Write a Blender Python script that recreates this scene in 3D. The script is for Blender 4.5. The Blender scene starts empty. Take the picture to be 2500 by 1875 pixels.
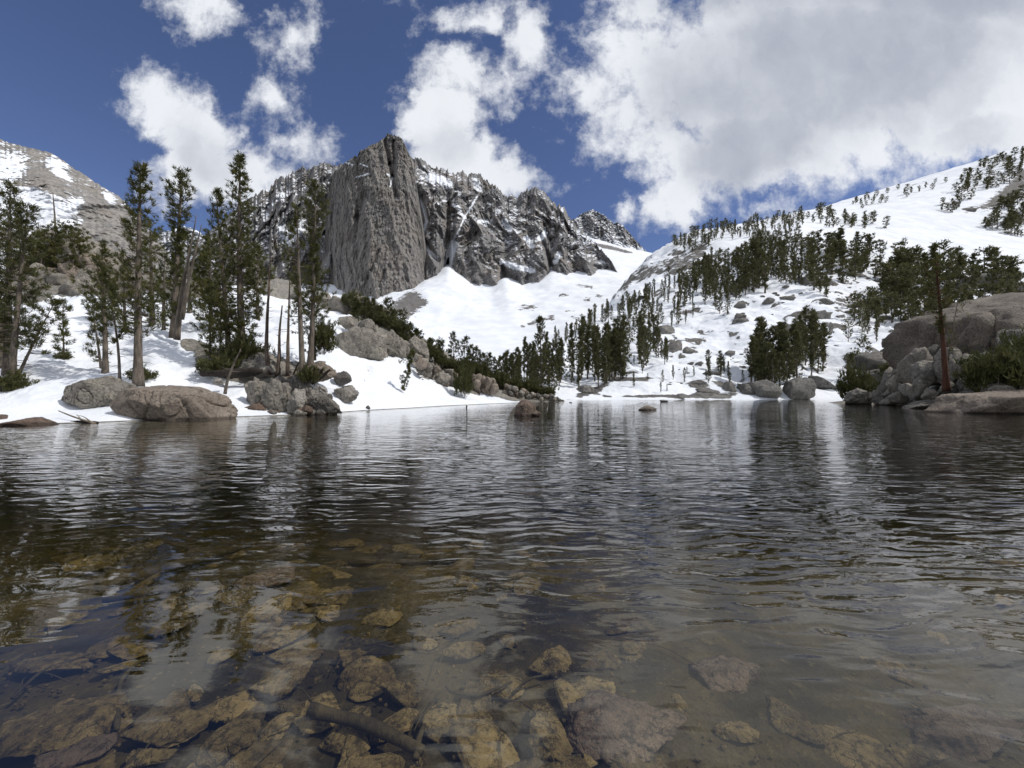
import bpy, math, random
import numpy as np
from mathutils import Vector, Matrix

SC = bpy.context.scene
COL = SC.collection
random.seed(7)
F, HZ, H = 940.0, 962.0, 1.3          # focal length, horizon row (px of a 2500 px wide photograph), eye height in metres

# ------------------------------------------------------------------ camera, sky, sun
cam_d = bpy.data.cameras.new('camera')
cam = bpy.data.objects.new('camera', cam_d)
COL.objects.link(cam)
cam.location = (0, 0, H)
cam.rotation_euler = (math.radians(90), 0, 0)
cam_d.sensor_width = 36
cam_d.lens = 36 * F / 2500
cam_d.shift_y = (HZ - 937.5) / 2500
cam_d.clip_start = 0.05
cam_d.clip_end = 30000
SC.camera = cam

SUN_DIR = Vector((0.60, -0.14, 0.78)).normalized()
SKY_STRENGTH = 0.098
SUN_STRENGTH = 2.6
sd = bpy.data.lights.new('sun', 'SUN')
sd.energy = SUN_STRENGTH
sd.angle = math.radians(0.5)
sd.color = (1.0, 0.965, 0.91)
sun = bpy.data.objects.new('sun', sd)
COL.objects.link(sun)
sun.rotation_euler = SUN_DIR.to_track_quat('Z', 'Y').to_euler()
sun.location = (200, 0, 300)

SC.view_settings.view_transform = 'Standard'
SC.view_settings.look = 'None'
SC.view_settings.exposure = 0.22
SC.view_settings.gamma = 1.0
SC.view_settings.use_curve_mapping = False
SC.cycles.use_denoising = True
SC.cycles.max_bounces = 6
SC.cycles.diffuse_bounces = 3
SC.cycles.glossy_bounces = 2
SC.cycles.transmission_bounces = 2
SC.cycles.transparent_max_bounces = 8
SC.cycles.caustics_reflective = False
SC.cycles.caustics_refractive = False


class NT:
    """small helper to write node trees as expressions"""
    def __init__(self, tree):
        self.t = tree
        self.n = tree.nodes
        self.l = tree.links

    def new(self, kind, **kw):
        nd = self.n.new(kind)
        for k, v in kw.items():
            setattr(nd, k, v)
        return nd

    def put(self, sock, v):
        if hasattr(v, 'is_output') or isinstance(v, bpy.types.NodeSocket):
            self.l.new(v, sock)
        else:
            sock.default_value = v

    def math(self, op, a, b=None, c=None, clamp=False):
        nd = self.new('ShaderNodeMath', operation=op, use_clamp=clamp)
        self.put(nd.inputs[0], a)
        if b is not None:
            self.put(nd.inputs[1], b)
        if c is not None:
            self.put(nd.inputs[2], c)
        return nd.outputs[0]

    def vmath(self, op, a, b=None, out=0):
        nd = self.new('ShaderNodeVectorMath', operation=op)
        self.put(nd.inputs[0], a)
        if b is not None:
            self.put(nd.inputs[1], b)
        return nd.outputs[out]

    def noise(self, vec, scale, detail=6, rough=0.55, dist=0.0, dim='3D'):
        nd = self.new('ShaderNodeTexNoise', noise_dimensions=dim)
        if vec is not None:
            self.l.new(vec, nd.inputs['Vector'])
        nd.inputs['Scale'].default_value = scale
        nd.inputs['Detail'].default_value = detail
        nd.inputs['Roughness'].default_value = rough
        nd.inputs['Distortion'].default_value = dist
        return nd.outputs['Fac']

    def noisecol(self, vec, scale, detail=4, rough=0.55):
        nd = self.new('ShaderNodeTexNoise')
        self.l.new(vec, nd.inputs['Vector'])
        nd.inputs['Scale'].default_value = scale
        nd.inputs['Detail'].default_value = detail
        nd.inputs['Roughness'].default_value = rough
        return nd.outputs['Color']

    def voro(self, vec, scale, feature='F1', out='Distance'):
        nd = self.new('ShaderNodeTexVoronoi', feature=feature)
        self.l.new(vec, nd.inputs['Vector'])
        nd.inputs['Scale'].default_value = scale
        return nd.outputs[out]

    def ss(self, x, lo, hi, a=0.0, b=1.0):
        nd = self.new('ShaderNodeMapRange', interpolation_type='SMOOTHSTEP')
        self.put(nd.inputs[0], x)
        nd.inputs[1].default_value = lo
        nd.inputs[2].default_value = hi
        nd.inputs[3].default_value = a
        nd.inputs[4].default_value = b
        return nd.outputs[0]

    def mix(self, f, a, b):
        nd = self.new('ShaderNodeMix', data_type='RGBA')
        self.put(nd.inputs[0], f)
        self.put(nd.inputs[6], a if not isinstance(a, tuple) else (*a, 1) if len(a) == 3 else a)
        self.put(nd.inputs[7], b if not isinstance(b, tuple) else (*b, 1) if len(b) == 3 else b)
        return nd.outputs[2]

    def scale(self, vec, s):
        return self.vmath('MULTIPLY', vec, s)

    def bump(self, h, strength, dist, normal=None):
        nd = self.new('ShaderNodeBump')
        nd.inputs['Strength'].default_value = strength
        nd.inputs['Distance'].default_value = dist
        self.l.new(h, nd.inputs['Height'])
        if normal is not None:
            self.l.new(normal, nd.inputs['Normal'])
        return nd.outputs[0]


def build_world():
    w = bpy.data.worlds.new('World')
    SC.world = w
    w.use_nodes = True
    t = NT(w.node_tree)
    t.n.clear()
    out = t.new('ShaderNodeOutputWorld')
    sky = t.new('ShaderNodeTexSky', sky_type='NISHITA')
    sky.sun_disc = False
    sky.sun_elevation = math.asin(SUN_DIR.z)
    sky.sun_rotation = math.atan2(SUN_DIR.x, SUN_DIR.y)
    sky.altitude = 3200
    sky.air_density = 1.15
    sky.dust_density = 0.3
    sky.ozone_density = 3.0
    tc = t.new('ShaderNodeTexCoord').outputs['Generated']
    sep = t.new('ShaderNodeSeparateXYZ')
    t.l.new(tc, sep.inputs[0])
    x, y, z = sep.outputs
    yc = t.math('MAXIMUM', y, 0.12)
    u = t.math('DIVIDE', x, yc)
    v = t.math('DIVIDE', z, yc)
    comb = t.new('ShaderNodeCombineXYZ')
    t.l.new(u, comb.inputs[0])
    t.l.new(v, comb.inputs[1])
    uv = comb.outputs[0]
    # turbulent warp of the cloud outlines
    w1 = t.noisecol(uv, 3.0, 3, 0.5)
    w1 = t.vmath('SCALE', t.vmath('SUBTRACT', w1, (0.5, 0.5, 0.5)), None)
    w1.node.inputs['Scale'].default_value = 0.16
    w2 = t.vmath('SUBTRACT', t.noisecol(uv, 11.0, 6, 0.62), (0.5, 0.5, 0.5))
    w2 = t.vmath('SCALE', w2, None)
    w2.node.inputs['Scale'].default_value = 0.11
    p = t.vmath('ADD', uv, t.vmath('ADD', w1, w2))
    # (px, py, rx, ry, tilt deg, weight)
    blobs = [(395, 250, 110, 75, -40, 1.2), (490, 330, 130, 85, -45, 1.5), (560, 430, 125, 85, -35, 1.5), (470, 430, 90, 85, 0, 1.2),
             (640, 440, 90, 60, -20, .9),
             (715, 80, 70, 110, -25, .62), (655, 245, 66, 60, -40, .58), (725, 345, 80, 50, 0, .50), (500, 0, 90, 40, 0, .5),
             (1300, 80, 75, 85, 0, .86), (1150, 20, 100, 50, 0, .8), (1120, 190, 85, 90, 10, .84), (1230, 190, 50, 110, -15, .6),
             (1080, 320, 100, 80, -20, 1.5), (1160, 390, 130, 70, -20, 1.4), (1270, 440, 90, 40, -10, .8), (1060, 390, 80, 70, 0, 1.05),
             (2050, 140, 560, 270, 8, 1.9), (1680, 140, 150, 190, 0, 1.3), (1540, 240, 80, 100, 20, .7), (1640, 330, 130, 130, 0, 1.05),
             (1680, 470, 110, 75, 20, .95), (1800, 370, 190, 95, 10, 1.4), (2020, 330, 260, 120, 6, 1.4), (2400, 290, 240, 110, 15, 1.3),
             (2400, 60, 300, 200, 0, 1.6), (1420, 200, 70, 80, 0, .72), (1500, 510, 34, 40, 10, .7), (1900, 500, 90, 24, 6, .5),
             (1610, 10, 120, 90, 0, 1.0), (2380, -150, 500, 260, 0, 1.2), (400, -260, 230, 130, 0, .9), (1060, -300, 260, 150, 20, .9),
             (-350, 120, 190, 130, 0, .95), (3100, 180, 380, 200, 0, 1.1), (-800, 300, 260, 150, 0, .9)]
    field = None
    for (px, py, rx, ry, rot, wt) in blobs:
        mp = t.new('ShaderNodeMapping', vector_type='TEXTURE')
        t.l.new(p, mp.inputs[0])
        mp.inputs['Location'].default_value = ((px - 1250) / F, (HZ - py) / F, 0)
        mp.inputs['Rotation'].default_value = (0, 0, math.radians(rot))
        mp.inputs['Scale'].default_value = (rx / F * 1.32, ry / F * 1.32, 1)
        ln = t.vmath('LENGTH', mp.outputs[0], None, out=1)
        g = t.math('MULTIPLY_ADD', ln, -wt, wt)
        field = g if field is None else t.math('MAXIMUM', field, g)
    # beyond the frame the broken cloud goes on, thickened and brightened for fill light
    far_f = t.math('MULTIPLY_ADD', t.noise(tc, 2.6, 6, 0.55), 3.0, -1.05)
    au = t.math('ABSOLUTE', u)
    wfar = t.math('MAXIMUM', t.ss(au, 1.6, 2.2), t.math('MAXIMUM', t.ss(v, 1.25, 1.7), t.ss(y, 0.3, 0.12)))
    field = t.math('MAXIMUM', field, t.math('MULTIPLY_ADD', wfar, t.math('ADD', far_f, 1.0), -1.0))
    pstr = t.vmath('MULTIPLY', p, (1.25, 0.8, 1))
    det = t.noise(pstr, 4.2, 14, 0.60)
    det2 = t.noise(uv, 17.0, 10, 0.65)
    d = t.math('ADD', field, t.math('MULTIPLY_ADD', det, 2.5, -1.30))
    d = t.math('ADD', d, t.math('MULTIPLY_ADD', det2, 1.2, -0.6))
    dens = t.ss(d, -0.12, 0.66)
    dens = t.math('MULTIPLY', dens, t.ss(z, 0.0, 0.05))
    # grey hearts where the cloud is seen from below, bright torn edges
    hearts = None
    for (px, py, rx, ry, rot) in [(2060, 150, 520, 230, 12), (1850, 330, 240, 120, 25), (520, 380, 120, 70, -40), (1090, 360, 90, 50, 0), (2380, 330, 120, 60, 10), (640, 90, 30, 60, 0), (2300, -100, 900, 200, 0)]:
        mp = t.new('ShaderNodeMapping', vector_type='TEXTURE')
        t.l.new(uv if False else p, mp.inputs[0])
        mp.inputs['Location'].default_value = ((px - 1250) / F, (HZ - py) / F, 0)
        mp.inputs['Rotation'].default_value = (0, 0, math.radians(rot))
        mp.inputs['Scale'].default_value = (rx / F, ry / F, 1)
        g = t.ss(t.vmath('LENGTH', mp.outputs[0], None, out=1), 1.35, 0.35, 0, 1.0 if rx > 200 else 0.45)
        hearts = g if hearts is None else t.math('MAXIMUM', hearts, g)
    soft = t.noise(uv, 3.0, 6, 0.5)
    fine = t.noise(pstr, 6.5, 9, 0.58)
    shade = t.math('MULTIPLY_ADD', t.math('SUBTRACT', fine, 0.5), 0.9, hearts)
    shade = t.math('ADD', shade, t.math('MULTIPLY_ADD', soft, 0.9, -0.42))
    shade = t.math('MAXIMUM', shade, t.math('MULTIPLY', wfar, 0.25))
    ccol = t.mix(t.ss(shade, -0.15, 1.35), (0.88, 0.905, 0.95), (0.42, 0.455, 0.53))
    bg_sky = t.new('ShaderNodeBackground')
    hs = t.mix(1.0, sky.outputs[0], (0.86, 0.80, 0.92))
    hs.node.blend_type = 'MULTIPLY'
    t.l.new(hs, bg_sky.inputs[0])
    bg_sky.inputs[1].default_value = SKY_STRENGTH
    bg_c = t.new('ShaderNodeBackground')
    t.l.new(ccol, bg_c.inputs[0])
    bg_c.inputs[1].default_value = 0.86
    ms = t.new('ShaderNodeMixShader')
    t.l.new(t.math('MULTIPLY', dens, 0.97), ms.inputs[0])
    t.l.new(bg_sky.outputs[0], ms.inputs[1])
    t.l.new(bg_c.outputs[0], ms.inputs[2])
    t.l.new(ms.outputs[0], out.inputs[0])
    w.cycles.sampling_method = 'MANUAL'
    w.cycles.sample_map_resolution = 512


build_world()


# ------------------------------------------------------------------ numeric helpers
def P(px, py, Y):
    return np.array([(px - 1250) / F * Y, Y, H + (HZ - py) / F * Y])


def _hash(ix, iy, iz, seed):
    h = (ix.astype(np.int64) * 374761393 + iy.astype(np.int64) * 668265263 + iz.astype(np.int64) * 2147483647 + seed * 974634777) & 0xFFFFFFFF
    h = ((h ^ (h >> 13)) * 1274126177) & 0xFFFFFFFF
    h = (h ^ (h >> 16)) & 0xFFFFFFFF
    return h


def gnoise(p, seed=0):
    """gradient noise, about -1..1; p is (..., 3)"""
    p = np.asarray(p, dtype=np.float64)
    i = np.floor(p).astype(np.int64)
    f = p - i
    s = f * f * f * (f * (f * 6 - 15) + 10)
    res = 0
    for dx in (0, 1):
        wx = s[..., 0] if dx else 1 - s[..., 0]
        for dy in (0, 1):
            wy = s[..., 1] if dy else 1 - s[..., 1]
            for dz in (0, 1):
                wz = s[..., 2] if dz else 1 - s[..., 2]
                h = _hash(i[..., 0] + dx, i[..., 1] + dy, i[..., 2] + dz, seed)
                gx = ((h & 1023) / 511.5 - 1)
                gy = (((h >> 10) & 1023) / 511.5 - 1)
                gz = (((h >> 20) & 1023) / 511.5 - 1)
                res = res + wx * wy * wz * (gx * (f[..., 0] - dx) + gy * (f[..., 1] - dy) + gz * (f[..., 2] - dz))
    return res * 1.5


def fbm(p, octv=4, seed=0, gain=0.5, lac=2.03):
    a, tot, r = 1.0, 0.0, 0
    q = np.array(p, dtype=np.float64)
    for o in range(octv):
        r = r + a * gnoise(q, seed + o * 17)
        q = q * lac + 13.7
        tot += a
        a *= gain
    return r / tot * 1.4


def ridged(p, octv=4, seed=0, gain=0.5, lac=2.05):
    """1 on sharp crests, 0 in hollows"""
    a, tot, r = 1.0, 0.0, 0
    q = np.array(p, dtype=np.float64)
    for o in range(octv):
        r = r + a * (1 - np.minimum(1, np.abs(gnoise(q, seed + o * 31)) * 2.2))
        q = q * lac + 7.3
        tot += a
        a *= gain
    return r / tot


def sstep(x, a, b):
    t = np.clip((x - a) / (b - a), 0, 1)
    return t * t * (3 - 2 * t)


def smooth_axis(g, n, axis):
    for _ in range(n):
        pad = [(0, 0)] * g.ndim
        pad[axis] = (1, 1)
        q = np.pad(g, pad, mode='edge')
        sl = [slice(None)] * g.ndim
        a = list(sl); a[axis] = slice(0, -2)
        b = list(sl); b[axis] = slice(2, None)
        g = g * 0.5 + (q[tuple(a)] + q[tuple(b)]) * 0.25
    return g


def loft(rows, us, nv, smooth_u=8, smooth_v=6):
    """grid (nv, nu, 3) of points through control lines given as (px, py, distance)"""
    us = np.asarray(us, float)
    R = []
    for r in rows:
        r = np.array(r, float)
        py = np.interp(us, r[:, 0], r[:, 1])
        Y = np.interp(us, r[:, 0], r[:, 2])
        R.append(np.stack([(us - 1250) / F * Y, Y, H + (HZ - py) / F * Y], -1))
    R = np.array(R)
    t = np.linspace(0, len(rows) - 1, nv)
    k = np.clip(t.astype(int), 0, len(rows) - 2)
    fr = (t - k)[:, None, None]
    G = R[k] * (1 - fr) + R[k + 1] * fr
    G = smooth_axis(G, smooth_v, 0)
    G = smooth_axis(G, smooth_u, 1)
    return G


def grid_normals(G):
    du = np.gradient(G, axis=1)
    dv = np.gradient(G, axis=0)
    n = np.cross(du, dv)
    n /= np.linalg.norm(n, axis=-1, keepdims=True) + 1e-9
    n *= np.sign(n[..., 2:3] + 1e-9)
    return n


def mesh_np(name, V, Fc, mat=None, attrs=None, smooth=True, k=None):
    V = np.ascontiguousarray(V, dtype=np.float32).reshape(-1, 3)
    Fc = np.ascontiguousarray(Fc, dtype=np.int32)
    k = Fc.shape[1]
    me = bpy.data.meshes.new(name)
    me.vertices.add(len(V))
    me.vertices.foreach_set('co', V.ravel())
    me.loops.add(Fc.size)
    me.loops.foreach_set('vertex_index', Fc.ravel())
    me.polygons.add(len(Fc))
    me.polygons.foreach_set('loop_start', np.arange(0, Fc.size, k, dtype=np.int32))
    me.polygons.foreach_set('use_smooth', np.full(len(Fc), smooth, dtype=bool))
    me.update(calc_edges=True)
    if mat is not None:
        for m in (mat if isinstance(mat, (list, tuple)) else [mat]):
            me.materials.append(m)
    for an, av in (attrs or {}).items():
        a = me.attributes.new(an, 'FLOAT', 'POINT')
        a.data.foreach_set('value', np.ascontiguousarray(av, dtype=np.float32).ravel())
    return me


def obj(name, me, parent=None, loc=None, label=None, cat=None, group=None, kind=None):
    o = bpy.data.objects.new(name, me)
    COL.objects.link(o)
    if parent is not None:
        o.parent = parent
    if loc is not None:
        o.location = loc
    if label: o['label'] = label
    if cat: o['category'] = cat
    if group: o['group'] = group
    if kind: o['kind'] = kind
    return o


def grid_faces(nv, nu):
    i = np.arange(nv * nu).reshape(nv, nu)
    return np.stack([i[:-1, :-1], i[:-1, 1:], i[1:, 1:], i[1:, :-1]], -1).reshape(-1, 4)


LOFTS = {}


def terrain(name, G, mat, snow, label, cat=None, attrs=None):
    nv, nu = G.shape[:2]
    at = {'snow': snow}
    at.update(attrs or {})
    me = mesh_np(name, G, grid_faces(nv, nu), mat, at)
    o = obj(name, me, label=label, kind='structure')
    return o


def on_loft(G, px, py):
    """where the line of sight through (px, py) first meets a terrain grid"""
    PX = 1250 + F * G[..., 0] / G[..., 1]
    PY = HZ - F * (G[..., 2] - H) / G[..., 1]
    col = int(np.argmin(np.abs(PX[G.shape[0] // 2] - px)))
    for _ in range(2):
        c = PY[:, col]
        run = np.minimum.accumulate(c)
        k = int(np.argmax(run <= py)) if (run <= py).any() else None
        if k is None:
            return None
        col = int(np.argmin(np.abs(PX[k] - px)))
    k = max(k, 1)
    c = PY[:, col]
    if abs(c[k] - c[k - 1]) > 1e-6:
        f = np.clip((py - c[k - 1]) / (c[k] - c[k - 1]), 0, 1)
    else:
        f = 0
    return G[k - 1, col] * (1 - f) + G[k, col] * f


# ------------------------------------------------------------------ materials
def new_mat(name):
    m = bpy.data.materials.new(name)
    m.use_nodes = True
    t = NT(m.node_tree)
    b = t.n['Principled BSDF']
    b.inputs['Specular IOR Level'].default_value = 0.25
    return m, t, b


def mat_terrain(name, rock_a, rock_b, rock_c, s, snow_s, stretch=(1, 1, 0.35), snow_bump=0.0, bump=0.8, edge=0.10, det_amp=0.8):
    """rock and snow; s = size in metres of the main rock pattern, snow_s = size of the snow patches' edge detail"""
    m, t, b = new_mat(name)
    geo = t.new('ShaderNodeNewGeometry')
    pos = geo.outputs['Position']
    sp = t.scale(pos, tuple(c / s for c in stretch))
    n1 = t.noise(sp, 1.0, 8, 0.6, 0.6)
    n2 = t.noise(sp, 4.5, 8, 0.65, 0.3)
    n3 = t.noise(t.scale(pos, (1 / s,) * 3), 0.35, 4, 0.5)
    c = t.mix(t.ss(n1, 0.35, 0.66), rock_a, rock_b)
    c = t.mix(t.ss(n3, 0.45, 0.7, 0, 0.8), c, rock_c)
    dk = t.ss(n2, 0.30, 0.60, 0.50, 1.12)
    cm = t.mix(1.0, c, (1, 1, 1))
    cm.node.blend_type = 'MULTIPLY'
    cc = t.new('ShaderNodeCombineColor')
    for i in range(3):
        t.l.new(dk, cc.inputs[i])
    t.l.new(cc.outputs[0], cm.node.inputs[7])
    at = t.new('ShaderNodeAttribute', attribute_name='snow')
    sn = t.noise(t.scale(pos, (1 / snow_s, 1 / snow_s, 1.2 / snow_s)), 1.0, 9, 0.62)
    f = t.math('ADD', at.outputs['Fac'], t.math('MULTIPLY_ADD', sn, det_amp * 2, -det_amp))
    snow = t.ss(f, 0.5 - edge, 0.5 + edge)
    sv = t.noise(t.scale(pos, (1 / (snow_s * 3),) * 3), 1.0, 5, 0.55)
    scol = t.mix(t.ss(sv, 0.3, 0.7), (0.70, 0.73, 0.775), (0.81, 0.825, 0.85))
    col = t.mix(snow, cm, scol)
    t.l.new(col, b.inputs['Base Color'])
    b.inputs['Roughness'].default_value = 0.85
    hb = t.math('MULTIPLY', t.math('SUBTRACT', 1.0, snow), t.math('ADD', n1, t.math('MULTIPLY', n2, 0.5)))
    nrm = t.bump(hb, bump, s * 0.5)
    if snow_bump:
        sb = t.math('ADD', t.noise(pos, 1.1, 5, 0.5), t.math('MULTIPLY', t.noise(pos, 6.0, 4, 0.5), 0.25))
        nrm = t.bump(sb, 1.0, snow_bump, nrm)
    t.l.new(nrm, b.inputs['Normal'])
    return m


def mat_rock(name, base, light, dark, lich=0.5, scale=1.0, wet=True, spec=0.25):
    m, t, b = new_mat(name)
    tc = t.new('ShaderNodeTexCoord').outputs['Object']
    oi = t.new('ShaderNodeObjectInfo')
    rnd = oi.outputs['Random']
    off = t.new('ShaderNodeCombineXYZ')
    for i in range(3):
        t.l.new(t.math('MULTIPLY', rnd, 31.0 + 7 * i), off.inputs[i])
    geo = t.new('ShaderNodeNewGeometry')
    p = t.vmath('ADD', geo.outputs['Position'], off.outputs[0])
    big = t.noise(p, 0.8 * scale, 5, 0.55)
    mid = t.noise(p, 3.2 * scale, 8, 0.66)
    fine = t.noise(p, 22 * scale, 6, 0.7)
    c = t.mix(t.ss(big, 0.35, 0.68), base, light)
    c = t.mix(t.ss(mid, 0.52, 0.66, 0, lich), c, dark)
    fm = t.noise(p, 8.5 * scale, 7, 0.7)
    c = t.mix(t.ss(fm, 0.50, 0.62, 0, 0.75), c, tuple(x * .8 for x in dark))
    c = t.mix(t.ss(fm, 0.46, 0.34, 0, 0.45), c, tuple(min(1, x * 1.15) for x in light))
    c = t.mix(t.ss(fine, 0.55, 0.78, 0, 0.55), c, dark)
    c = t.mix(t.ss(fine, 0.44, 0.25, 0, 0.35), c, light)
    ck = t.voro(t.vmath('ADD', t.scale(p, (1, 1, 0.55)), t.vmath('MULTIPLY', t.noisecol(p, 0.9 * scale, 6, 0.6), (2.2 / scale, 2.2 / scale, 2.2 / scale))), 0.6 * scale, 'DISTANCE_TO_EDGE')
    ckn = t.math('ADD', ck, t.math('MULTIPLY', t.math('SUBTRACT', mid, 0.5), 0.12))
    c = t.mix(t.math('MULTIPLY', t.ss(ckn, 0.03, 0.0, 0, 0.8), t.ss(big, 0.46, 0.58)), c, (0.03, 0.027, 0.024))
    # dark stain streaks running down the rock
    st = t.noise(t.scale(p, (2.2 * scale, 2.2 * scale, 0.35 * scale)), 1.0, 5, 0.6)
    c = t.mix(t.ss(st, 0.56, 0.70, 0, 0.6), c, tuple(x * 0.55 for x in dark))
    vv = t.new('ShaderNodeCombineColor')
    br = t.math('MULTIPLY_ADD', rnd, 0.34, 0.83)
    for i in range(3):
        t.l.new(br, vv.inputs[i])
    c = t.mix(1.0, c, vv.outputs[0]); c.node.blend_type = 'MULTIPLY'
    if wet:
        sep = t.new('ShaderNodeSeparateXYZ')
        t.l.new(geo.outputs['Position'], sep.inputs[0])
        wl = t.math('ADD', sep.outputs[2], t.math('MULTIPLY', big, 0.16))
        wf = t.ss(wl, 0.27, 0.13)
        c = t.mix(t.math('MULTIPLY', wf, 0.75), c, (0.035, 0.024, 0.017))
        t.l.new(t.math('MULTIPLY_ADD', wf, -0.35, 0.85), b.inputs['Roughness'])
    else:
        b.inputs['Roughness'].default_value = 0.85
    t.l.new(c, b.inputs['Base Color'])
    crack = t.voro(t.vmath('ADD', t.scale(p, (1, 1, 0.7)), t.vmath('SCALE', t.noisecol(p, 1.5 * scale), None)), 0.9 * scale, 'DISTANCE_TO_EDGE')
    h = t.math('ADD', t.math('MULTIPLY', mid, 0.35), t.math('MULTIPLY', fine, 0.10))
    h = t.math('ADD', h, t.math('MULTIPLY', t.ss(crack, 0.0, 0.035), 0.05))
    t.l.new(t.bump(h, 1.0, 0.5 / scale), b.inputs['Normal'])
    return m


def mat_foliage(name, a, bb, cdry, trans=0.18):
    m, t, b = new_mat(name)
    at = t.new('ShaderNodeAttribute', attribute_name='tint')
    oi = t.new('ShaderNodeObjectInfo')
    c = t.mix(at.outputs['Fac'], a, bb)
    c = t.mix(t.ss(at.outputs['Fac'], 0.90, 1.0, 0, 0.7), c, cdry)
    c2 = t.mix(t.math('MULTIPLY', oi.outputs['Random'], 0.35), c, bb)
    t.l.new(c2, b.inputs['Base Color'])
    b.inputs['Roughness'].default_value = 0.6
    b.inputs['Specular IOR Level'].default_value = 0.3
    tr = t.new('ShaderNodeBsdfTranslucent')
    t.l.new(c2, tr.inputs[0])
    ms = t.new('ShaderNodeMixShader')
    ms.inputs[0].default_value = trans
    t.l.new(b.outputs[0], ms.inputs[1])
    t.l.new(tr.outputs[0], ms.inputs[2])
    t.l.new(ms.outputs[0], t.n['Material Output'].inputs[0])
    return m


def mat_bark(name, a, b_, dark):
    m, t, b = new_mat(name)
    geo = t.new('ShaderNodeNewGeometry')
    p = geo.outputs['Position']
    n = t.noise(t.scale(p, (9, 9, 1.6)), 1.0, 6, 0.65)
    n2 = t.noise(p, 0.9, 4, 0.5)
    c = t.mix(t.ss(n, 0.35, 0.65), a, b_)
    c = t.mix(t.ss(n2, 0.45, 0.7, 0, 0.7), c, dark)
    t.l.new(c, b.inputs['Base Color'])
    b.inputs['Roughness'].default_value = 0.9
    t.l.new(t.bump(n, 0.9, 0.04), b.inputs['Normal'])
    return m


M = {}
M['snow_bank'] = mat_terrain('snow_bank_mat', (0.20, 0.19, 0.165), (0.30, 0.275, 0.235), (0.16, 0.145, 0.12), 1.6, 1.3, (1, 1, 1), 0.13, edge=0.04, det_amp=0.55)
M['hill'] = mat_terrain('hillside_mat', (0.13, 0.125, 0.12), (0.22, 0.21, 0.19), (0.16, 0.145, 0.125), 5.0, 6.0, (1, 1, 0.6), 0.22, edge=0.05, det_amp=0.95)
M['far_snow'] = mat_terrain('snowfield_mat', (0.15, 0.145, 0.14), (0.22, 0.21, 0.20), (0.17, 0.155, 0.14), 8.0, 9.0, (1, 1, 0.6), 0.3, edge=0.06, det_amp=1.5)
M['massif'] = mat_terrain('massif_mat', (0.175, 0.17, 0.17), (0.255, 0.247, 0.238), (0.24, 0.21, 0.185), 22.0, 10.0, (1, 1, 0.28), 0, bump=0.6, edge=0.22, det_amp=1.15)
M['buttress'] = mat_terrain('buttress_mat', (0.20, 0.19, 0.182), (0.275, 0.258, 0.236), (0.235, 0.21, 0.185), 20.0, 9.0, (1, 1, 0.22), 0, bump=1.0, edge=0.06, det_amp=0.7)
M['west'] = mat_terrain('left_mountain_mat', (0.22, 0.212, 0.20), (0.33, 0.31, 0.285), (0.28, 0.25, 0.22), 30.0, 26.0, (1, 0.5, 1), 0, bump=0.6, edge=0.08, det_amp=1.3)
M['granite'] = mat_rock('granite', (0.235, 0.215, 0.185), (0.38, 0.345, 0.29), (0.09, 0.083, 0.072), 0.6)
M['granite_warm'] = mat_rock('granite_warm', (0.225, 0.185, 0.15), (0.31, 0.26, 0.21), (0.115, 0.095, 0.08), 0.35)
M['granite_brown'] = mat_rock('granite_brown', (0.14, 0.098, 0.075), (0.20, 0.15, 0.118), (0.07, 0.052, 0.043), 0.3)
M['granite_dark'] = mat_rock('granite_dark', (0.13, 0.122, 0.11), (0.235, 0.215, 0.185), (0.05, 0.047, 0.043), 0.6)
M['granite_pale'] = mat_rock('granite_pale', (0.27, 0.25, 0.225), (0.36, 0.33, 0.28), (0.16, 0.145, 0.125), 0.3)
M['granite_shore'] = mat_rock('granite_shore', (0.15, 0.13, 0.11), (0.25, 0.215, 0.175), (0.06, 0.053, 0.046), 0.6)
M['granite_far'] = mat_rock('granite_far', (0.155, 0.148, 0.14), (0.235, 0.222, 0.20), (0.085, 0.08, 0.074), 0.5, scale=0.35)
M['stone_bed'] = mat_rock('lakebed_stone', (0.115, 0.080, 0.038), (0.32, 0.23, 0.11), (0.038, 0.027, 0.013), 0.8, scale=2.6, wet=False)
M['stone_pink'] = mat_rock('lakebed_pink_stone', (0.13, 0.088, 0.066), (0.23, 0.17, 0.13), (0.05, 0.036, 0.026), 0.8, scale=2.4, wet=False)
M['needles'] = mat_foliage('needles', (0.028, 0.037, 0.010), (0.120, 0.118, 0.030), (0.14, 0.10, 0.04), 0.34)
M['needles_far'] = mat_foliage('needles_far', (0.034, 0.042, 0.016), (0.118, 0.112, 0.044), (0.12, 0.09, 0.045), 0.3)
M['bush_green'] = mat_foliage('bush_green', (0.034, 0.042, 0.014), (0.105, 0.104, 0.034), (0.15, 0.11, 0.06), 0.3)
M['bark'] = mat_bark('bark_grey', (0.10, 0.084, 0.068), (0.20, 0.168, 0.135), (0.055, 0.044, 0.036))
M['bark_red'] = mat_bark('bark_red', (0.075, 0.034, 0.022), (0.12, 0.056, 0.036), (0.035, 0.02, 0.014))
M['bark_dead'] = mat_bark('bark_dead', (0.075, 0.055, 0.042), (0.20, 0.155, 0.12), (0.03, 0.022, 0.018))
M['wood_sunk'] = mat_bark('wood_sunk', (0.042, 0.031, 0.017), (0.085, 0.064, 0.034), (0.02, 0.016, 0.01))
M['wood_pale'] = mat_bark('wood_pale', (0.20, 0.16, 0.12), (0.30, 0.25, 0.20), (0.09, 0.07, 0.05))
M['wood_black'] = mat_bark('wood_black', (0.022, 0.018, 0.015), (0.05, 0.042, 0.035), (0.012, 0.01, 0.008))

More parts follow.
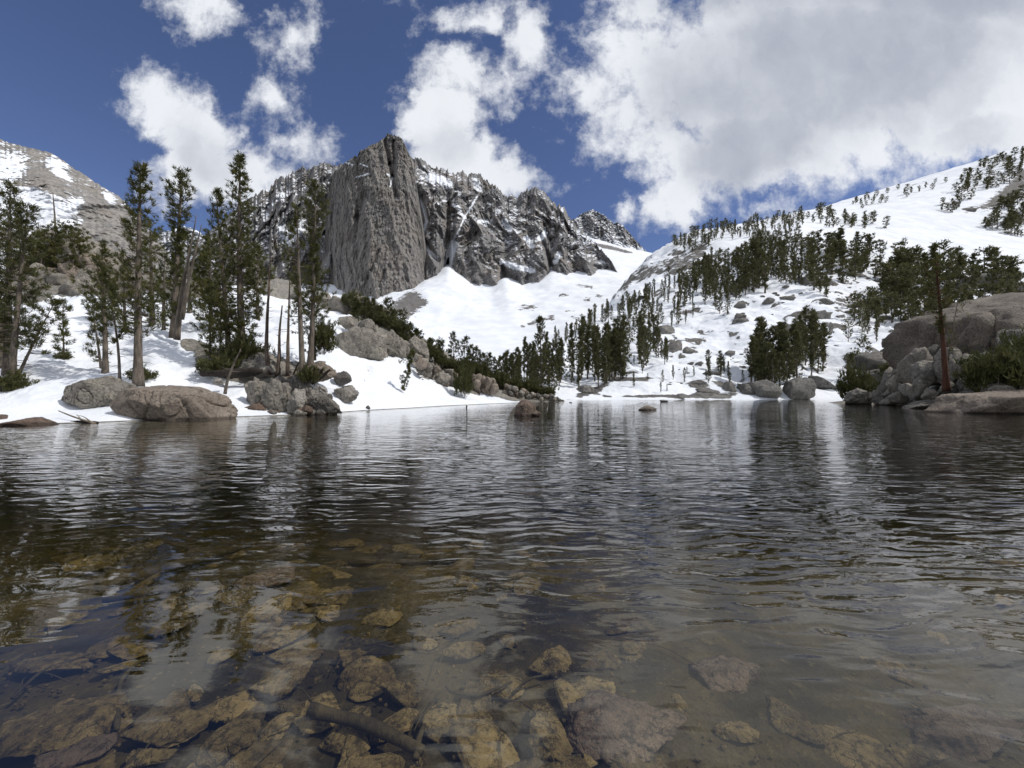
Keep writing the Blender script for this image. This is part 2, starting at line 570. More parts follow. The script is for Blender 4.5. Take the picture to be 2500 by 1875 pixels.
# ------------------------------------------------------------------ terrain
# valley snow, from behind the lake to the saddle
us = np.linspace(560, 1900, 420)
rows = [
    [(560, 968, 100), (1900, 968, 100)],
    [(560, 930, 180), (1180, 940, 180), (1900, 930, 180)],
    [(560, 800, 350), (900, 830, 350), (1100, 885, 350), (1250, 880, 350), (1350, 860, 350), (1600, 800, 350), (1900, 780, 350)],
    [(560, 745, 600), (900, 762, 600), (1100, 800, 600), (1300, 795, 600), (1400, 775, 600), (1600, 740, 600), (1900, 730, 600)],
    [(560, 720, 780), (850, 735, 780), (1000, 716, 780), (1040, 706, 780), (1100, 712, 780), (1200, 722, 780), (1240, 705, 780), (1300, 722, 780), (1400, 712, 780), (1500, 705, 780), (1900, 690, 780)],
    [(560, 700, 950), (1000, 695, 930), (1060, 672, 930), (1095, 656, 930), (1125, 678, 930), (1160, 703, 930), (1200, 700, 930), (1232, 680, 930), (1280, 695, 950), (1325, 675, 950), (1345, 662, 950), (1400, 665, 950), (1480, 662, 960), (1540, 668, 960), (1600, 662, 950), (1900, 660, 950)],
    [(560, 690, 1200), (1040, 660, 1150), (1095, 644, 1100), (1130, 656, 1100), (1230, 668, 1150), (1340, 634, 1200), (1400, 636, 1250), (1480, 628, 1250), (1540, 634, 1250), (1600, 640, 1250), (1900, 640, 1200)],
    [(560, 680, 1500), (1300, 640, 1500), (1400, 606, 1600), (1450, 594, 1600), (1520, 606, 1600), (1580, 616, 1600), (1640, 628, 1600), (1900, 640, 1500)],
    [(560, 700, 1800), (1300, 640, 1800), (1400, 596, 1850), (1450, 582, 1850), (1520, 604, 1850), (1580, 615, 1850), (1640, 630, 1850), (1900, 650, 1800)],
]
Gv = loft(rows, us, 420, 5, 5)
n = fbm(Gv / 140.0, 4, 3)
Gv[..., 2] += n * 12 * sstep(Gv[..., 1], 150, 700) * (1 - .6 * sstep(Gv[..., 1], 850, 1000)) + fbm(Gv / np.array([26, 40, 26.]), 3, 5) * 1.3
nz = grid_normals(Gv)[..., 2]
PXv = 1250 + F * Gv[..., 0] / Gv[..., 1]
PYv = HZ - F * (Gv[..., 2] - H) / Gv[..., 1]
snow = np.full(Gv.shape[:2], 1.35)


def patch(PX, PY, snow, spots, amt):
    for (cx, cy, rx, ry, rot) in spots:
        a = math.radians(rot)
        dx, dy = PX - cx, PY - cy
        ex = (dx * math.cos(a) + dy * math.sin(a)) / rx
        ey = (-dx * math.sin(a) + dy * math.cos(a)) / ry
        snow -= amt * np.exp(-(ex * ex + ey * ey) * 1.3)


patch(PXv, PYv, snow, [(1290, 750, 42, 12, 0), (1375, 720, 26, 7, 0), (1430, 699, 44, 6, 10), (1432, 731, 13, 7, 0), (1462, 722, 20, 6, 0),
                       (1290, 792, 36, 8, -20), (1320, 782, 14, 7, -20), (1345, 775, 14, 12, -40), (1392, 760, 22, 4, 0), (1400, 775, 22, 4, 0),
                       (1027, 735, 20, 7, 0), (1000, 752, 30, 30, 0), (960, 755, 60, 34, -20), (1010, 725, 26, 20, 0), (1030, 742, 18, 8, 0),
                       (1500, 607, 40, 7, 12), (1470, 600, 34, 6, 12), (1530, 615, 20, 4, 10)], 1.0)
terrain('snowfield', Gv, M['far_snow'], snow, 'broad white snowfield filling the valley between the dark massif and the lake')

# ridge of the massif
crest_pts = [(380, 640), (470, 600), (560, 520), (600, 492), (624, 476), (640, 464), (662, 456), (671, 439), (688, 433), (702, 430), (714, 418), (723, 420), (737, 407), (752, 411), (775, 404), (792, 397), (810, 402),
             (838, 400), (870, 392), (930, 388), (990, 384), (1006, 385), (1018, 387), (1032, 390), (1044, 401), (1055, 413), (1067, 409), (1080, 414), (1090, 413), (1110, 426), (1119, 421), (1130, 416),
             (1139, 424), (1143, 429), (1150, 423), (1174, 423), (1181, 442), (1188, 438), (1194, 450), (1208, 453), (1231, 474), (1239, 482), (1246, 472), (1262, 486), (1266, 476), (1284, 461),
             (1307, 458), (1321, 462), (1336, 479), (1356, 497), (1373, 503), (1391, 529), (1405, 549), (1422, 569), (1451, 592), (1474, 618), (1492, 634), (1510, 668)]
foot_pts = [(380, 740), (624, 740), (1000, 720), (1020, 708), (1038, 694), (1055, 698), (1069, 692), (1075, 664), (1084, 636), (1093, 606), (1097, 606), (1104, 633), (1098, 656), (1116, 688), (1127, 699), (1145, 711),
            (1165, 712), (1174, 694), (1185, 698), (1205, 708), (1222, 696), (1231, 680), (1249, 689), (1272, 691), (1292, 696), (1315, 701), (1322, 688), (1338, 668), (1341, 642), (1350, 648), (1357, 653),
            (1367, 668), (1382, 658), (1399, 661), (1414, 676), (1434, 679), (1451, 665), (1474, 661), (1492, 645), (1510, 690)]
us = np.linspace(380, 1508, 900)
cp, fp = np.array(crest_pts, float), np.array(sorted(foot_pts), float)
cy = np.interp(us, cp[:, 0], cp[:, 1])
fy = np.interp(us, fp[:, 0], fp[:, 1])
jag = ridged(np.stack([us / 13.0, us * 0, us * 0], -1), 4, 11, 0.6)
cy = cy - (jag - 0.45) * 15 * sstep(us, 560, 600) * (1 - sstep(us, 1470, 1500)) + 2
fsm = smooth_axis(fy, 900, 0)
Yf = 930 - (fy - fsm) * 2.6
Yf = smooth_axis(Yf, 10, 0)
Yc = np.interp(us, [380, 620, 850, 1000, 1130, 1300, 1400, 1508], [1400, 1300, 1180, 1200, 1250, 1230, 1150, 960])
nv = 430
tt = np.linspace(0, 1, nv)[:, None]
fyb = fy + 22
pf = np.stack([(us - 1250) / F * Yf, Yf, H + (HZ - fyb) / F * Yf], -1)[None]
pc = np.stack([(us - 1250) / F * Yc, Yc, H + (HZ - cy) / F * Yc], -1)[None]
Gm = pf * (1 - tt[..., None]) + pc * tt[..., None]
q = Gm.copy()
warp = fbm(q / 160.0, 3, 21)
qx = q[..., 0] + warp * 40
rib1 = ridged(np.stack([qx / 95, q[..., 2] / 420, q[..., 1] / 500], -1), 2, 41)
rib2 = ridged(np.stack([(qx + q[..., 2] * .25) / 38, q[..., 2] / 110, q[..., 1] / 200], -1), 3, 43)
COUL = [([(1098, 650), (1100, 610), (1118, 570), (1134, 530), (1150, 505), (1168, 474)], 5, 3), ([(1236, 690), (1228, 650)], 5, 20), ([(1345, 650), (1330, 600), (1318, 570)], 6, 22), ([(1024, 480), (1042, 540), (1030, 580), (1050, 610), (1070, 640)], 6, 26)]
rib3 = ridged(np.stack([(qx - q[..., 2] * .3) / 16, q[..., 2] / 30, q[..., 1] / 60], -1), 3, 47)
fine = fbm(q / 7.0, 3, 51)
env = np.sin(np.pi * np.clip(tt * 0.92 + 0.06, 0, 1)) ** 0.5
disp = ((rib1 - 0.5) * 110 + (rib2 - 0.45) * 42 + (rib3 - .45) * 15 + fine * 4) * env
PXq = 1250 + F * q[..., 0] / q[..., 1]
PYq = HZ - F * (q[..., 2] - H) / q[..., 1]
for line, wd, dp in COUL:
    best = np.full(PXq.shape, 1e9)
    for a, b_ in zip(line[:-1], line[1:]):
        L2 = (b_[0] - a[0]) ** 2 + (b_[1] - a[1]) ** 2
        s_ = np.clip(((PXq - a[0]) * (b_[0] - a[0]) + (PYq - a[1]) * (b_[1] - a[1])) / L2, 0, 1)
        best = np.minimum(best, np.hypot(PXq - (a[0] + (b_[0] - a[0]) * s_), PYq - (a[1] + (b_[1] - a[1]) * s_)))
    k_ = np.exp(-(best / wd) ** 2)
    disp = disp * (1 - .8 * k_) - dp * k_
# ledges that hold snow
zz = q[..., 2] + fbm(q / 50.0, 3, 61) * 22
led = np.abs(((zz / 26.0) % 1) - 0.5) * 2
disp += (led - 0.5) * 4 * env * (0.2 + rib2)
Gm = np.array([0, 0, H]) + (Gm - np.array([0, 0, H])) * (1 - disp / Gm[..., 1])[..., None]
back = Gm[-1][None] + np.array([0, 1, 0]) * np.array([30, 90, 240])[:, None, None] - np.array([0, 0, 1]) * np.array([25, 90, 330])[:, None, None]
Gm = np.concatenate([Gm, back], 0)
N = grid_normals(Gm)
PXm = 1250 + F * Gm[..., 0] / Gm[..., 1]
PYm = HZ - F * (Gm[..., 2] - H) / Gm[..., 1]
Hf = (Gm[..., 2] - pf[0][:, 2]) / (pc[0][:, 2] - pf[0][:, 2] + 1)
cav = disp - smooth_axis(smooth_axis(disp, 40, 0), 25, 1)
cav = np.concatenate([cav, np.zeros((3, cav.shape[1]))], 0)
nzs = smooth_axis(smooth_axis(N[..., 2], 3, 0), 3, 1)
snow = -0.56 + 0.62 * sstep(N[..., 2], 0.35, 0.85) + 0.5 * sstep(nzs, 0.40, 0.78) + 0.40 * sstep(-cav, 4, 30) + 0.30 * sstep(Hf, 0.30, 0.8)
snow += 0.55 * fbm(Gm / 110.0, 3, 77)
snow += 0.25 * sstep(860 - PXm, 0, 150) * sstep(Hf, .15, .5)


def gully(PX, PY, snow, line, w, amt):
    for (a, b_) in zip(line[:-1], line[1:]):
        ax, ay = a
        bx, by = b_
        L2 = (bx - ax) ** 2 + (by - ay) ** 2
        s_ = np.clip(((PX - ax) * (bx - ax) + (PY - ay) * (by - ay)) / L2, 0, 1)
        dd = np.hypot(PX - (ax + (bx - ax) * s_), PY - (ay + (by - ay) * s_))
        snow[:] = np.maximum(snow, amt * np.exp(-(dd / w) ** 2) + snow * 0.2)


gully(PXm, PYm, snow, [(1094, 660), (1099, 622), (1108, 596)], 10, 1.5)
gully(PXm, PYm, snow, [(1100, 600), (1122, 560), (1134, 530), (1146, 512), (1153, 500), (1166, 478)], 3.2, 0.85)
gully(PXm, PYm, snow, [(1134, 530), (1120, 512), (1108, 500)], 4, 1.4)
gully(PXm, PYm, snow, [(1024, 480), (1035, 510), (1042, 540), (1030, 580), (1045, 610), (1065, 628)], 4, 1.4)
gully(PXm, PYm, snow, [(1230, 540), (1245, 560)], 8, 1.3)
gully(PXm, PYm, snow, [(1330, 570), (1318, 582)], 7, 1.5)
gully(PXm, PYm, snow, [(1285, 582), (1298, 600)], 7, 1.5)
gully(PXm, PYm, snow, [(1225, 640), (1260, 652), (1300, 660)], 7, 1.4)
gully(PXm, PYm, snow, [(1365, 620), (1355, 640)], 6, 1.4)
gully(PXm, PYm, snow, [(1170, 540), (1185, 545)], 6, 1.2)
gully(PXm, PYm, snow, [(1050, 430), (1080, 440), (1095, 450)], 12, 1.1)
gully(PXm, PYm, snow, [(690, 560), (700, 590), (740, 550)], 14, 1.2)
gully(PXm, PYm, snow, [(1160, 440), (1170, 460)], 10, 1.0)
terrain('mountain', Gm, M['massif'], snow, 'jagged dark granite massif with snow in its gullies and ledges')

# the great buttress
us = np.linspace(786, 1052, 420)
bc = np.array([(780, 760), (790, 700), (794, 560), (800, 470), (806, 436), (815, 421), (828, 410), (838, 404), (847, 396), (858, 386), (866, 382), (872, 386), (877, 369), (888, 364), (899, 358), (917, 351), (930, 343), (940, 336), (948, 326),
               (956, 331), (963, 331), (970, 335), (977, 333), (983, 343), (992, 361), (1003, 386), (1010, 420), (1016, 452), (1022, 500), (1028, 540), (1034, 590), (1039, 640), (1042, 690), (1052, 730)], float)
cy = np.interp(us, bc[:, 0], bc[:, 1])
cy -= (ridged(np.stack([us / 9.0, us * 0 + 3, us * 0], -1), 3, 91, .6) - 0.5) * 9 * sstep(us, 800, 830) * (1 - sstep(us, 985, 1010))
fyb = np.interp(us, [786, 900, 1000, 1052], [760, 752, 735, 720])
Yb = 790 + 90 * ((us - 930) / 110.0) ** 2
Yb = np.where(us < 850, Yb + (850 - us) * 0.9, Yb)
Ycr = Yb + 30 + (np.interp(us, [786, 850, 948, 1052], [40, 90, 130, 30]))
nv = 520
tt = np.linspace(0, 1, nv)[:, None]
pf = np.stack([(us - 1250) / F * Yb, Yb, H + (HZ - fyb) / F * Yb], -1)[None]
pc = np.stack([(us - 1250) / F * Ycr, Ycr, H + (HZ - cy) / F * Ycr], -1)[None]
Gb = pf * (1 - tt[..., None]) + pc * tt[..., None]
q = Gb.copy()
w_ = fbm(q / 90.0, 3, 121) * 18
lean = (q[..., 2] - 200) * 0.22
r1 = ridged(np.stack([(q[..., 0] + w_ + lean) / 55, q[..., 2] / 420, q[..., 2] * 0], -1), 2, 131)
r2 = ridged(np.stack([(q[..., 0] + w_ * .7 + lean * 1.3) / 17, q[..., 2] / 95, q[..., 2] * 0 + 5], -1), 3, 133)
r3 = ridged(np.stack([(q[..., 0] - lean * .6) / 6.5, q[..., 2] / 26, q[..., 2] * 0 + 9], -1), 3, 135)
disp = (r1 - .5) * 18 + (r2 - .5) * 7.5 + (r3 - .5) * 6 + fbm(q / np.array([9, 9, 11.]), 4, 137) * 4.5
PXb = 1250 + F * q[..., 0] / q[..., 1]
PYb = HZ - F * (q[..., 2] - H) / q[..., 1]
# the deep chimney under the summit, the long groove lower on the wall
for (line, wd, dp) in (([(940, 340), (952, 400), (958, 430), (968, 480)], 5, 34), ([(960, 345), (963, 420)], 4, 22), ([(895, 470), (872, 530), (862, 590)], 9, 20), ([(925, 610), (905, 660), (890, 700)], 4, 14), ([(940, 660), (925, 700)], 4, 12), ([(880, 440), (905, 500)], 4, 12)):
    for a, b_ in zip(line[:-1], line[1:]):
        L2 = (b_[0] - a[0]) ** 2 + (b_[1] - a[1]) ** 2
        s_ = np.clip(((PXb - a[0]) * (b_[0] - a[0]) + (PYb - a[1]) * (b_[1] - a[1])) / L2, 0, 1)
        dd = np.hypot(PXb - (a[0] + (b_[0] - a[0]) * s_), PYb - (a[1] + (b_[1] - a[1]) * s_))
        disp -= dp * np.exp(-(dd / wd) ** 2) * 0.7
Gb = np.array([0, 0, H]) + (Gb - np.array([0, 0, H])) * (1 - disp / Gb[..., 1])[..., None]
back = Gb[-1][None] + np.array([0, 1, 0]) * np.array([20, 60, 200])[:, None, None] - np.array([0, 0, 1]) * np.array([10, 50, 200])[:, None, None]
Gb = np.concatenate([Gb, back], 0)
N = grid_normals(Gb)
snow = -0.55 + 1.1 * sstep(N[..., 2], 0.45, 0.85)
PXb = 1250 + F * Gb[..., 0] / Gb[..., 1]
PYb = HZ - F * (Gb[..., 2] - H) / Gb[..., 1]
gully(PXb, PYb, snow, [(870, 432), (885, 428), (900, 424)], 4, .75)
gully(PXb, PYb, snow, [(880, 400), (896, 406)], 3, .8)
gully(PXb, PYb, snow, [(945, 425), (958, 432), (953, 455)], 3.5, .8)
gully(PXb, PYb, snow, [(840, 395), (860, 402)], 6, .6)
terrain('mountain', Gb, M['buttress'], snow, 'tall sheer grey granite buttress rising to a pointed summit')

# far peak behind the saddle
us = np.linspace(1330, 1620, 260)
pk = np.array([(1330, 600), (1370, 560), (1391, 540), (1408, 531), (1419, 523), (1437, 517), (1446, 510), (1457, 517), (1474, 526), (1492, 540), (1498, 547), (1509, 545), (1521, 552), (1541, 575), (1561, 595), (1579, 615), (1620, 660)], float)
cy = np.interp(us, pk[:, 0], pk[:, 1]) - (ridged(np.stack([us / 8.0, us * 0, us * 0], -1), 3, 191, .6) - 0.5) * 7
Yb = us * 0 + 2000.0
Yc = 2250 + us * 0
tt = np.linspace(0, 1, 200)[:, None]
pf = np.stack([(us - 1250) / F * Yb, Yb, H + (HZ - 650) / F * Yb], -1)[None]
pc = np.stack([(us - 1250) / F * Yc, Yc, H + (HZ - cy) / F * Yc], -1)[None]
Gp = pf * (1 - tt[..., None]) + pc * tt[..., None]
q = Gp
disp = (ridged(np.stack([q[..., 0] / 90, q[..., 2] / 260, q[..., 2] * 0], -1), 3, 201) - .5) * 110 + (ridged(q / 30.0, 3, 203) - .5) * 30
Gp = np.array([0, 0, H]) + (Gp - np.array([0, 0, H])) * (1 - disp / Gp[..., 1])[..., None]
back = Gp[-1][None] + np.array([0, 1, 0]) * np.array([60, 300])[:, None, None] - np.array([0, 0, 1]) * np.array([60, 400])[:, None, None]
Gp = np.concatenate([Gp, back], 0)
N = grid_normals(Gp)
PYp = HZ - F * (Gp[..., 2] - H) / Gp[..., 1]
PXp = 1250 + F * Gp[..., 0] / Gp[..., 1]
snow = 0.05 + 0.9 * sstep(N[..., 2], 0.4, 0.85) + 0.3 * fbm(Gp / 120., 3, 3) + 1.6 * sstep(PYp, np.interp(PXp, [1440, 1490, 1560], [578, 592, 604]) - 4, np.interp(PXp, [1440, 1490, 1560], [578, 592, 604]) + 10)
terrain('mountain', Gp, M['massif'], snow, 'small dark snow-dusted peak behind the snowy saddle')

# mountain at the edge of the picture, and a fainter one behind the pines
us = np.linspace(-900, 470, 460)
lk = np.array([(-900, 420), (-400, 330), (-100, 325), (0, 340), (14, 346), (67, 361), (121, 372), (150, 390), (179, 410), (202, 424), (240, 450), (289, 479), (304, 491), (340, 530), (380, 580), (420, 640), (470, 700)], float)
cy = np.interp(us, lk[:, 0], lk[:, 1]) - (ridged(np.stack([us / 16.0, us * 0, us * 0], -1), 3, 291, .5) - 0.5) * 5
Yb = np.interp(us, [-900, 0, 470], [700, 800, 1000])
Yc = np.interp(us, [-900, 0, 300, 470], [1300, 1400, 1400, 1200])
tt = np.linspace(0, 1, 330)[:, None]
pf = np.stack([(us - 1250) / F * Yb, Yb, H + (HZ - 720) / F * Yb], -1)[None]
pc = np.stack([(us - 1250) / F * Yc, Yc, H + (HZ - cy) / F * Yc], -1)[None]
Gl = pf * (1 - tt[..., None]) + pc * tt[..., None]
q = Gl
disp = (ridged(np.stack([q[..., 0] / 190 + q[..., 2] / 260, q[..., 0] * 0, q[..., 2] / 600], -1), 2, 301) - .5) * 90 + (ridged(np.stack([q[..., 0] / 70 + q[..., 2] / 160, q[..., 1] / 400, q[..., 2] / 260], -1), 3, 303) - .5) * 34 + fbm(q / 22., 3, 305) * 7
disp *= np.sin(np.pi * np.clip(tt * .93, 0, 1)) ** .5
Gl = np.array([0, 0, H]) + (Gl - np.array([0, 0, H])) * (1 - disp / Gl[..., 1])[..., None]
back = Gl[-1][None] + np.array([0, 1, 0]) * np.array([60, 300])[:, None, None] - np.array([0, 0, 1]) * np.array([60, 400])[:, None, None]
Gl = np.concatenate([Gl, back], 0)
N = grid_normals(Gl)
PXl = 1250 + F * Gl[..., 0] / Gl[..., 1]
PYl = HZ - F * (Gl[..., 2] - H) / Gl[..., 1]
snow = -0.14 + 0.6 * sstep(N[..., 2], 0.55, 0.95) + 0.25 * fbm(Gl / 120., 3, 5)
patch(PXl, PYl, snow, [(30, 400, 60, 32, 10), (60, 480, 90, 40, 15), (60, 530, 110, 34, 10), (120, 520, 80, 50, 20), (140, 410, 22, 40, -35), (190, 500, 20, 30, 40), (262, 480, 26, 12, 45), (-150, 450, 160, 90, 0)], -1.0)
patch(PXl, PYl, snow, [(90, 430, 50, 26, 40), (130, 450, 40, 22, 45), (45, 445, 16, 14, 0), (250, 560, 80, 60, 40), (230, 490, 30, 30, 0)], 0.7)
terrain('mountain', Gl, M['west'], snow, 'tan rocky mountain flank with wide snow patches beyond the leftmost pines')

us = np.linspace(300, 640, 160)
cy = np.interp(us, [300, 380, 430, 451, 474, 497, 530, 560, 640], [600, 575, 556, 553, 560, 574, 578, 600, 660]) - (ridged(np.stack([us / 10.0, us * 0, us * 0], -1), 3, 391, .5) - 0.5) * 6
tt = np.linspace(0, 1, 120)[:, None]
pf = np.stack([(us - 1250) / F * 1800, us * 0 + 1800, H + (HZ - 740) / F * 1800 + us * 0], -1)[None]
pc = np.stack([(us - 1250) / F * 2300, us * 0 + 2300, H + (HZ - cy) / F * 2300], -1)[None]
Gq = pf * (1 - tt[..., None]) + pc * tt[..., None]
disp = (ridged(Gq / np.array([120, 120, 300.]), 3, 401) - .5) * 110 + (ridged(Gq / 40.0, 3, 403) - .5) * 30
Gq = np.array([0, 0, H]) + (Gq - np.array([0, 0, H])) * (1 - disp / Gq[..., 1])[..., None]
back = Gq[-1][None] + np.array([0, 1, 0]) * np.array([60, 300])[:, None, None] - np.array([0, 0, 1]) * np.array([60, 400])[:, None, None]
Gq = np.concatenate([Gq, back], 0)
N = grid_normals(Gq)
terrain('mountain', Gq, M['west'], 0.2 + 0.8 * sstep(N[..., 2], 0.35, 0.8), 'distant snowy ridge glimpsed between the pine trunks')

# near hillside across the lake
us = np.linspace(1150, 3300, 720)
rowsA = [
    [(1150, 985, 84), (3300, 985, 84)],
    [(1150, 976, 88), (1290, 976, 90), (1500, 975, 94), (2050, 975, 94), (3300, 976, 88)],
    [(1150, 966, 92), (1290, 962, 96), (1400, 956, 99), (1500, 952, 100), (1640, 948, 101), (1850, 952, 100), (1950, 958, 99), (2050, 960, 99), (2120, 940, 100), (3300, 920, 100)],
    [(1150, 966, 110), (1250, 950, 112), (1350, 930, 116), (1500, 915, 118), (1700, 908, 118), (1800, 915, 118), (1900, 905, 118), (2000, 925, 114), (2100, 900, 118), (2300, 870, 120), (2500, 860, 120), (3300, 850, 120)],
    [(1150, 966, 130), (1250, 940, 130), (1340, 905, 140), (1420, 893, 145), (1500, 890, 140), (1700, 885, 140), (1800, 880, 145), (1900, 860, 145), (2000, 865, 145), (2100, 850, 145), (2300, 830, 145), (2500, 820, 145), (3300, 820, 145)],
    [(1150, 970, 160), (1250, 945, 160), (1340, 876, 165), (1500, 858, 170), (1700, 850, 170), (1850, 820, 170), (2000, 805, 170), (2100, 815, 170), (2300, 800, 170), (2500, 780, 170), (3300, 780, 170)],
    [(1150, 975, 190), (1250, 955, 190), (1300, 905, 195), (1340, 846, 205), (1450, 815, 210), (1600, 795, 215), (1700, 790, 215), (1850, 765, 210), (2000, 755, 205), (2200, 765, 205), (2500, 740, 205), (3300, 740, 205)],
    [(1150, 985, 230), (1250, 975, 230), (1300, 930, 235), (1340, 870, 245), (1400, 805, 250), (1450, 780, 265), (1560, 750, 275), (1700, 725, 275), (1850, 705, 270), (2000, 700, 260), (2200, 715, 250), (2500, 705, 245), (3300, 700, 245)],
    [(1150, 1000, 290), (1300, 960, 290), (1400, 850, 300), (1450, 795, 310), (1500, 765, 320), (1560, 738, 330), (1640, 697, 330), (1700, 680, 330), (1850, 645, 330), (2000, 640, 320), (2200, 672, 300), (2500, 688, 290), (3300, 690, 290)],
    [(1150, 1020, 350), (1400, 900, 350), (1500, 810, 370), (1560, 770, 380), (1640, 710, 390), (1700, 672, 400), (1760, 640, 400), (1850, 595, 410), (1950, 575, 400), (2100, 610, 370), (2200, 650, 350), (2300, 672, 340), (2500, 684, 330), (3300, 690, 330)],
    [(1150, 1040, 420), (1400, 960, 420), (1560, 840, 440), (1640, 760, 450), (1760, 680, 460), (1850, 630, 470), (1950, 600, 450), (2100, 640, 420), (2300, 700, 400), (2500, 720, 390), (3300, 730, 390)],
]
Ga = loft(rowsA, us, 520, 6, 5)
amp = sstep(Ga[..., 1], 94, 125)
Ga[..., 2] += fbm(Ga / 34.0, 4, 501) * 4.6 * amp + fbm(Ga / np.array([11, 15, 11.]), 4, 503) * 1.7 * sstep(Ga[..., 1], 93, 104) + np.maximum(0, fbm(Ga / 8., 3, 505) - .15) * 2.2 * amp
N = grid_normals(Ga)
PXa = 1250 + F * Ga[..., 0] / Ga[..., 1]
PYa = HZ - F * (Ga[..., 2] - H) / Ga[..., 1]
rough = fbm(Ga / np.array([14, 20, 14.]), 3, 511)
snow = 1.05 - 1.5 * sstep(0.82 - N[..., 2], 0, 0.3) - 0.40 * sstep(rough, 0.15, 0.6)
patch(PXa, PYa, snow, [(2210, 880, 90, 40, -12), (2120, 905, 60, 20, -10), (2250, 800, 70, 20, -10), (2100, 745, 80, 12, -12), (2200, 730, 80, 14, -12), (2400, 760, 120, 24, -8), (1560, 926, 60, 8, 0), (1700, 940, 40, 16, 10), (1770, 945, 40, 18, 40),
                       (1560, 968, 120, 6, 0), (1720, 966, 90, 8, 0), (1440, 955, 60, 10, -20), (1500, 925, 50, 6, 0), (1700, 830, 40, 8, 0), (1590, 715, 50, 10, -30), (1680, 760, 40, 8, -10)], 0.75)
terrain('hillside', Ga, M['hill'], snow, 'snow covered hillside with scattered pines across the lake')

# upper slope behind it
us = np.linspace(1490, 3300, 560)
rowsB = [
    [(1490, 790, 370), (1560, 745, 380), (1700, 700, 380), (1850, 640, 380), (1950, 620, 380), (2100, 660, 370), (2300, 690, 350), (2500, 700, 340), (3300, 720, 340)],
    [(1490, 745, 450), (1530, 705, 450), (1560, 692, 450), (1650, 640, 450), (1750, 600, 450), (1850, 577, 450), (1950, 558, 450), (2100, 590, 430), (2300, 640, 400), (2500, 650, 400), (3300, 650, 400)],
    [(1490, 740, 550), (1508, 717, 550), (1530, 695, 550), (1590, 636, 550), (1650, 602, 550), (1750, 572, 550), (1850, 556, 550), (1950, 540, 550), (2100, 548, 540), (2300, 560, 530), (2500, 575, 520), (3300, 560, 520)],
    [(1490, 740, 700), (1512, 712, 700), (1545, 670, 700), (1590, 617, 700), (1650, 590, 700), (1700, 566, 700), (1760, 554, 700), (1850, 540, 700), (1950, 517, 700), (2000, 510, 700), (2100, 503, 700), (2300, 475, 680), (2500, 460, 660), (3300, 420, 640)],
    [(1490, 760, 860), (1545, 700, 860), (1650, 606, 860), (1760, 566, 880), (1850, 552, 900), (1950, 524, 900), (2000, 507, 900), (2100, 477, 900), (2200, 447, 900), (2300, 417, 880), (2400, 387, 860), (2500, 352, 850), (3300, 200, 800)],
    [(1490, 900, 1050), (1650, 700, 1050), (1850, 600, 1100), (2000, 560, 1150), (2200, 510, 1150), (2500, 420, 1100), (3300, 300, 1050)],
]
Gu = loft(rowsB, us, 380, 4, 4)
left = 1 - sstep(1250 + F * Gu[..., 0] / Gu[..., 1], 1700, 1800)
Gu[..., 2] += fbm(Gu / 80.0, 4, 601) * (3 + left * 8) + fbm(Gu / 20.0, 3, 603) * (1.2 + left * 4.5)
N = grid_normals(Gu)
PXu = 1250 + F * Gu[..., 0] / Gu[..., 1]
PYu = HZ - F * (Gu[..., 2] - H) / Gu[..., 1]
snow = 1.25 - 1.0 * sstep(0.80 - N[..., 2], 0, 0.45)
patch(PXu, PYu, snow, [(1530, 695, 14, 44, 38), (1580, 665, 24, 50, 50), (1640, 640, 30, 60, 50), (1690, 640, 30, 50, 50), (1720, 600, 20, 40, 60), (1800, 545, 60, 5, -8), (1950, 517, 60, 4, -14), (2370, 510, 56, 16, -14), (2460, 470, 60, 30, -30), (2480, 520, 40, 24, -20), (2420, 560, 30, 8, -10), (2300, 470, 20, 5, 0), (2460, 420, 60, 12, -30),
                       (2490, 440, 30, 40, 0), (2490, 540, 30, 20, 0), (2250, 445, 120, 4, -17), (2440, 490, 50, 20, -30)], 0.66)
terrain('snow_slope', Gu, M['hill'], snow, 'smooth upper snow slope climbing to the skyline above the forested hillside')

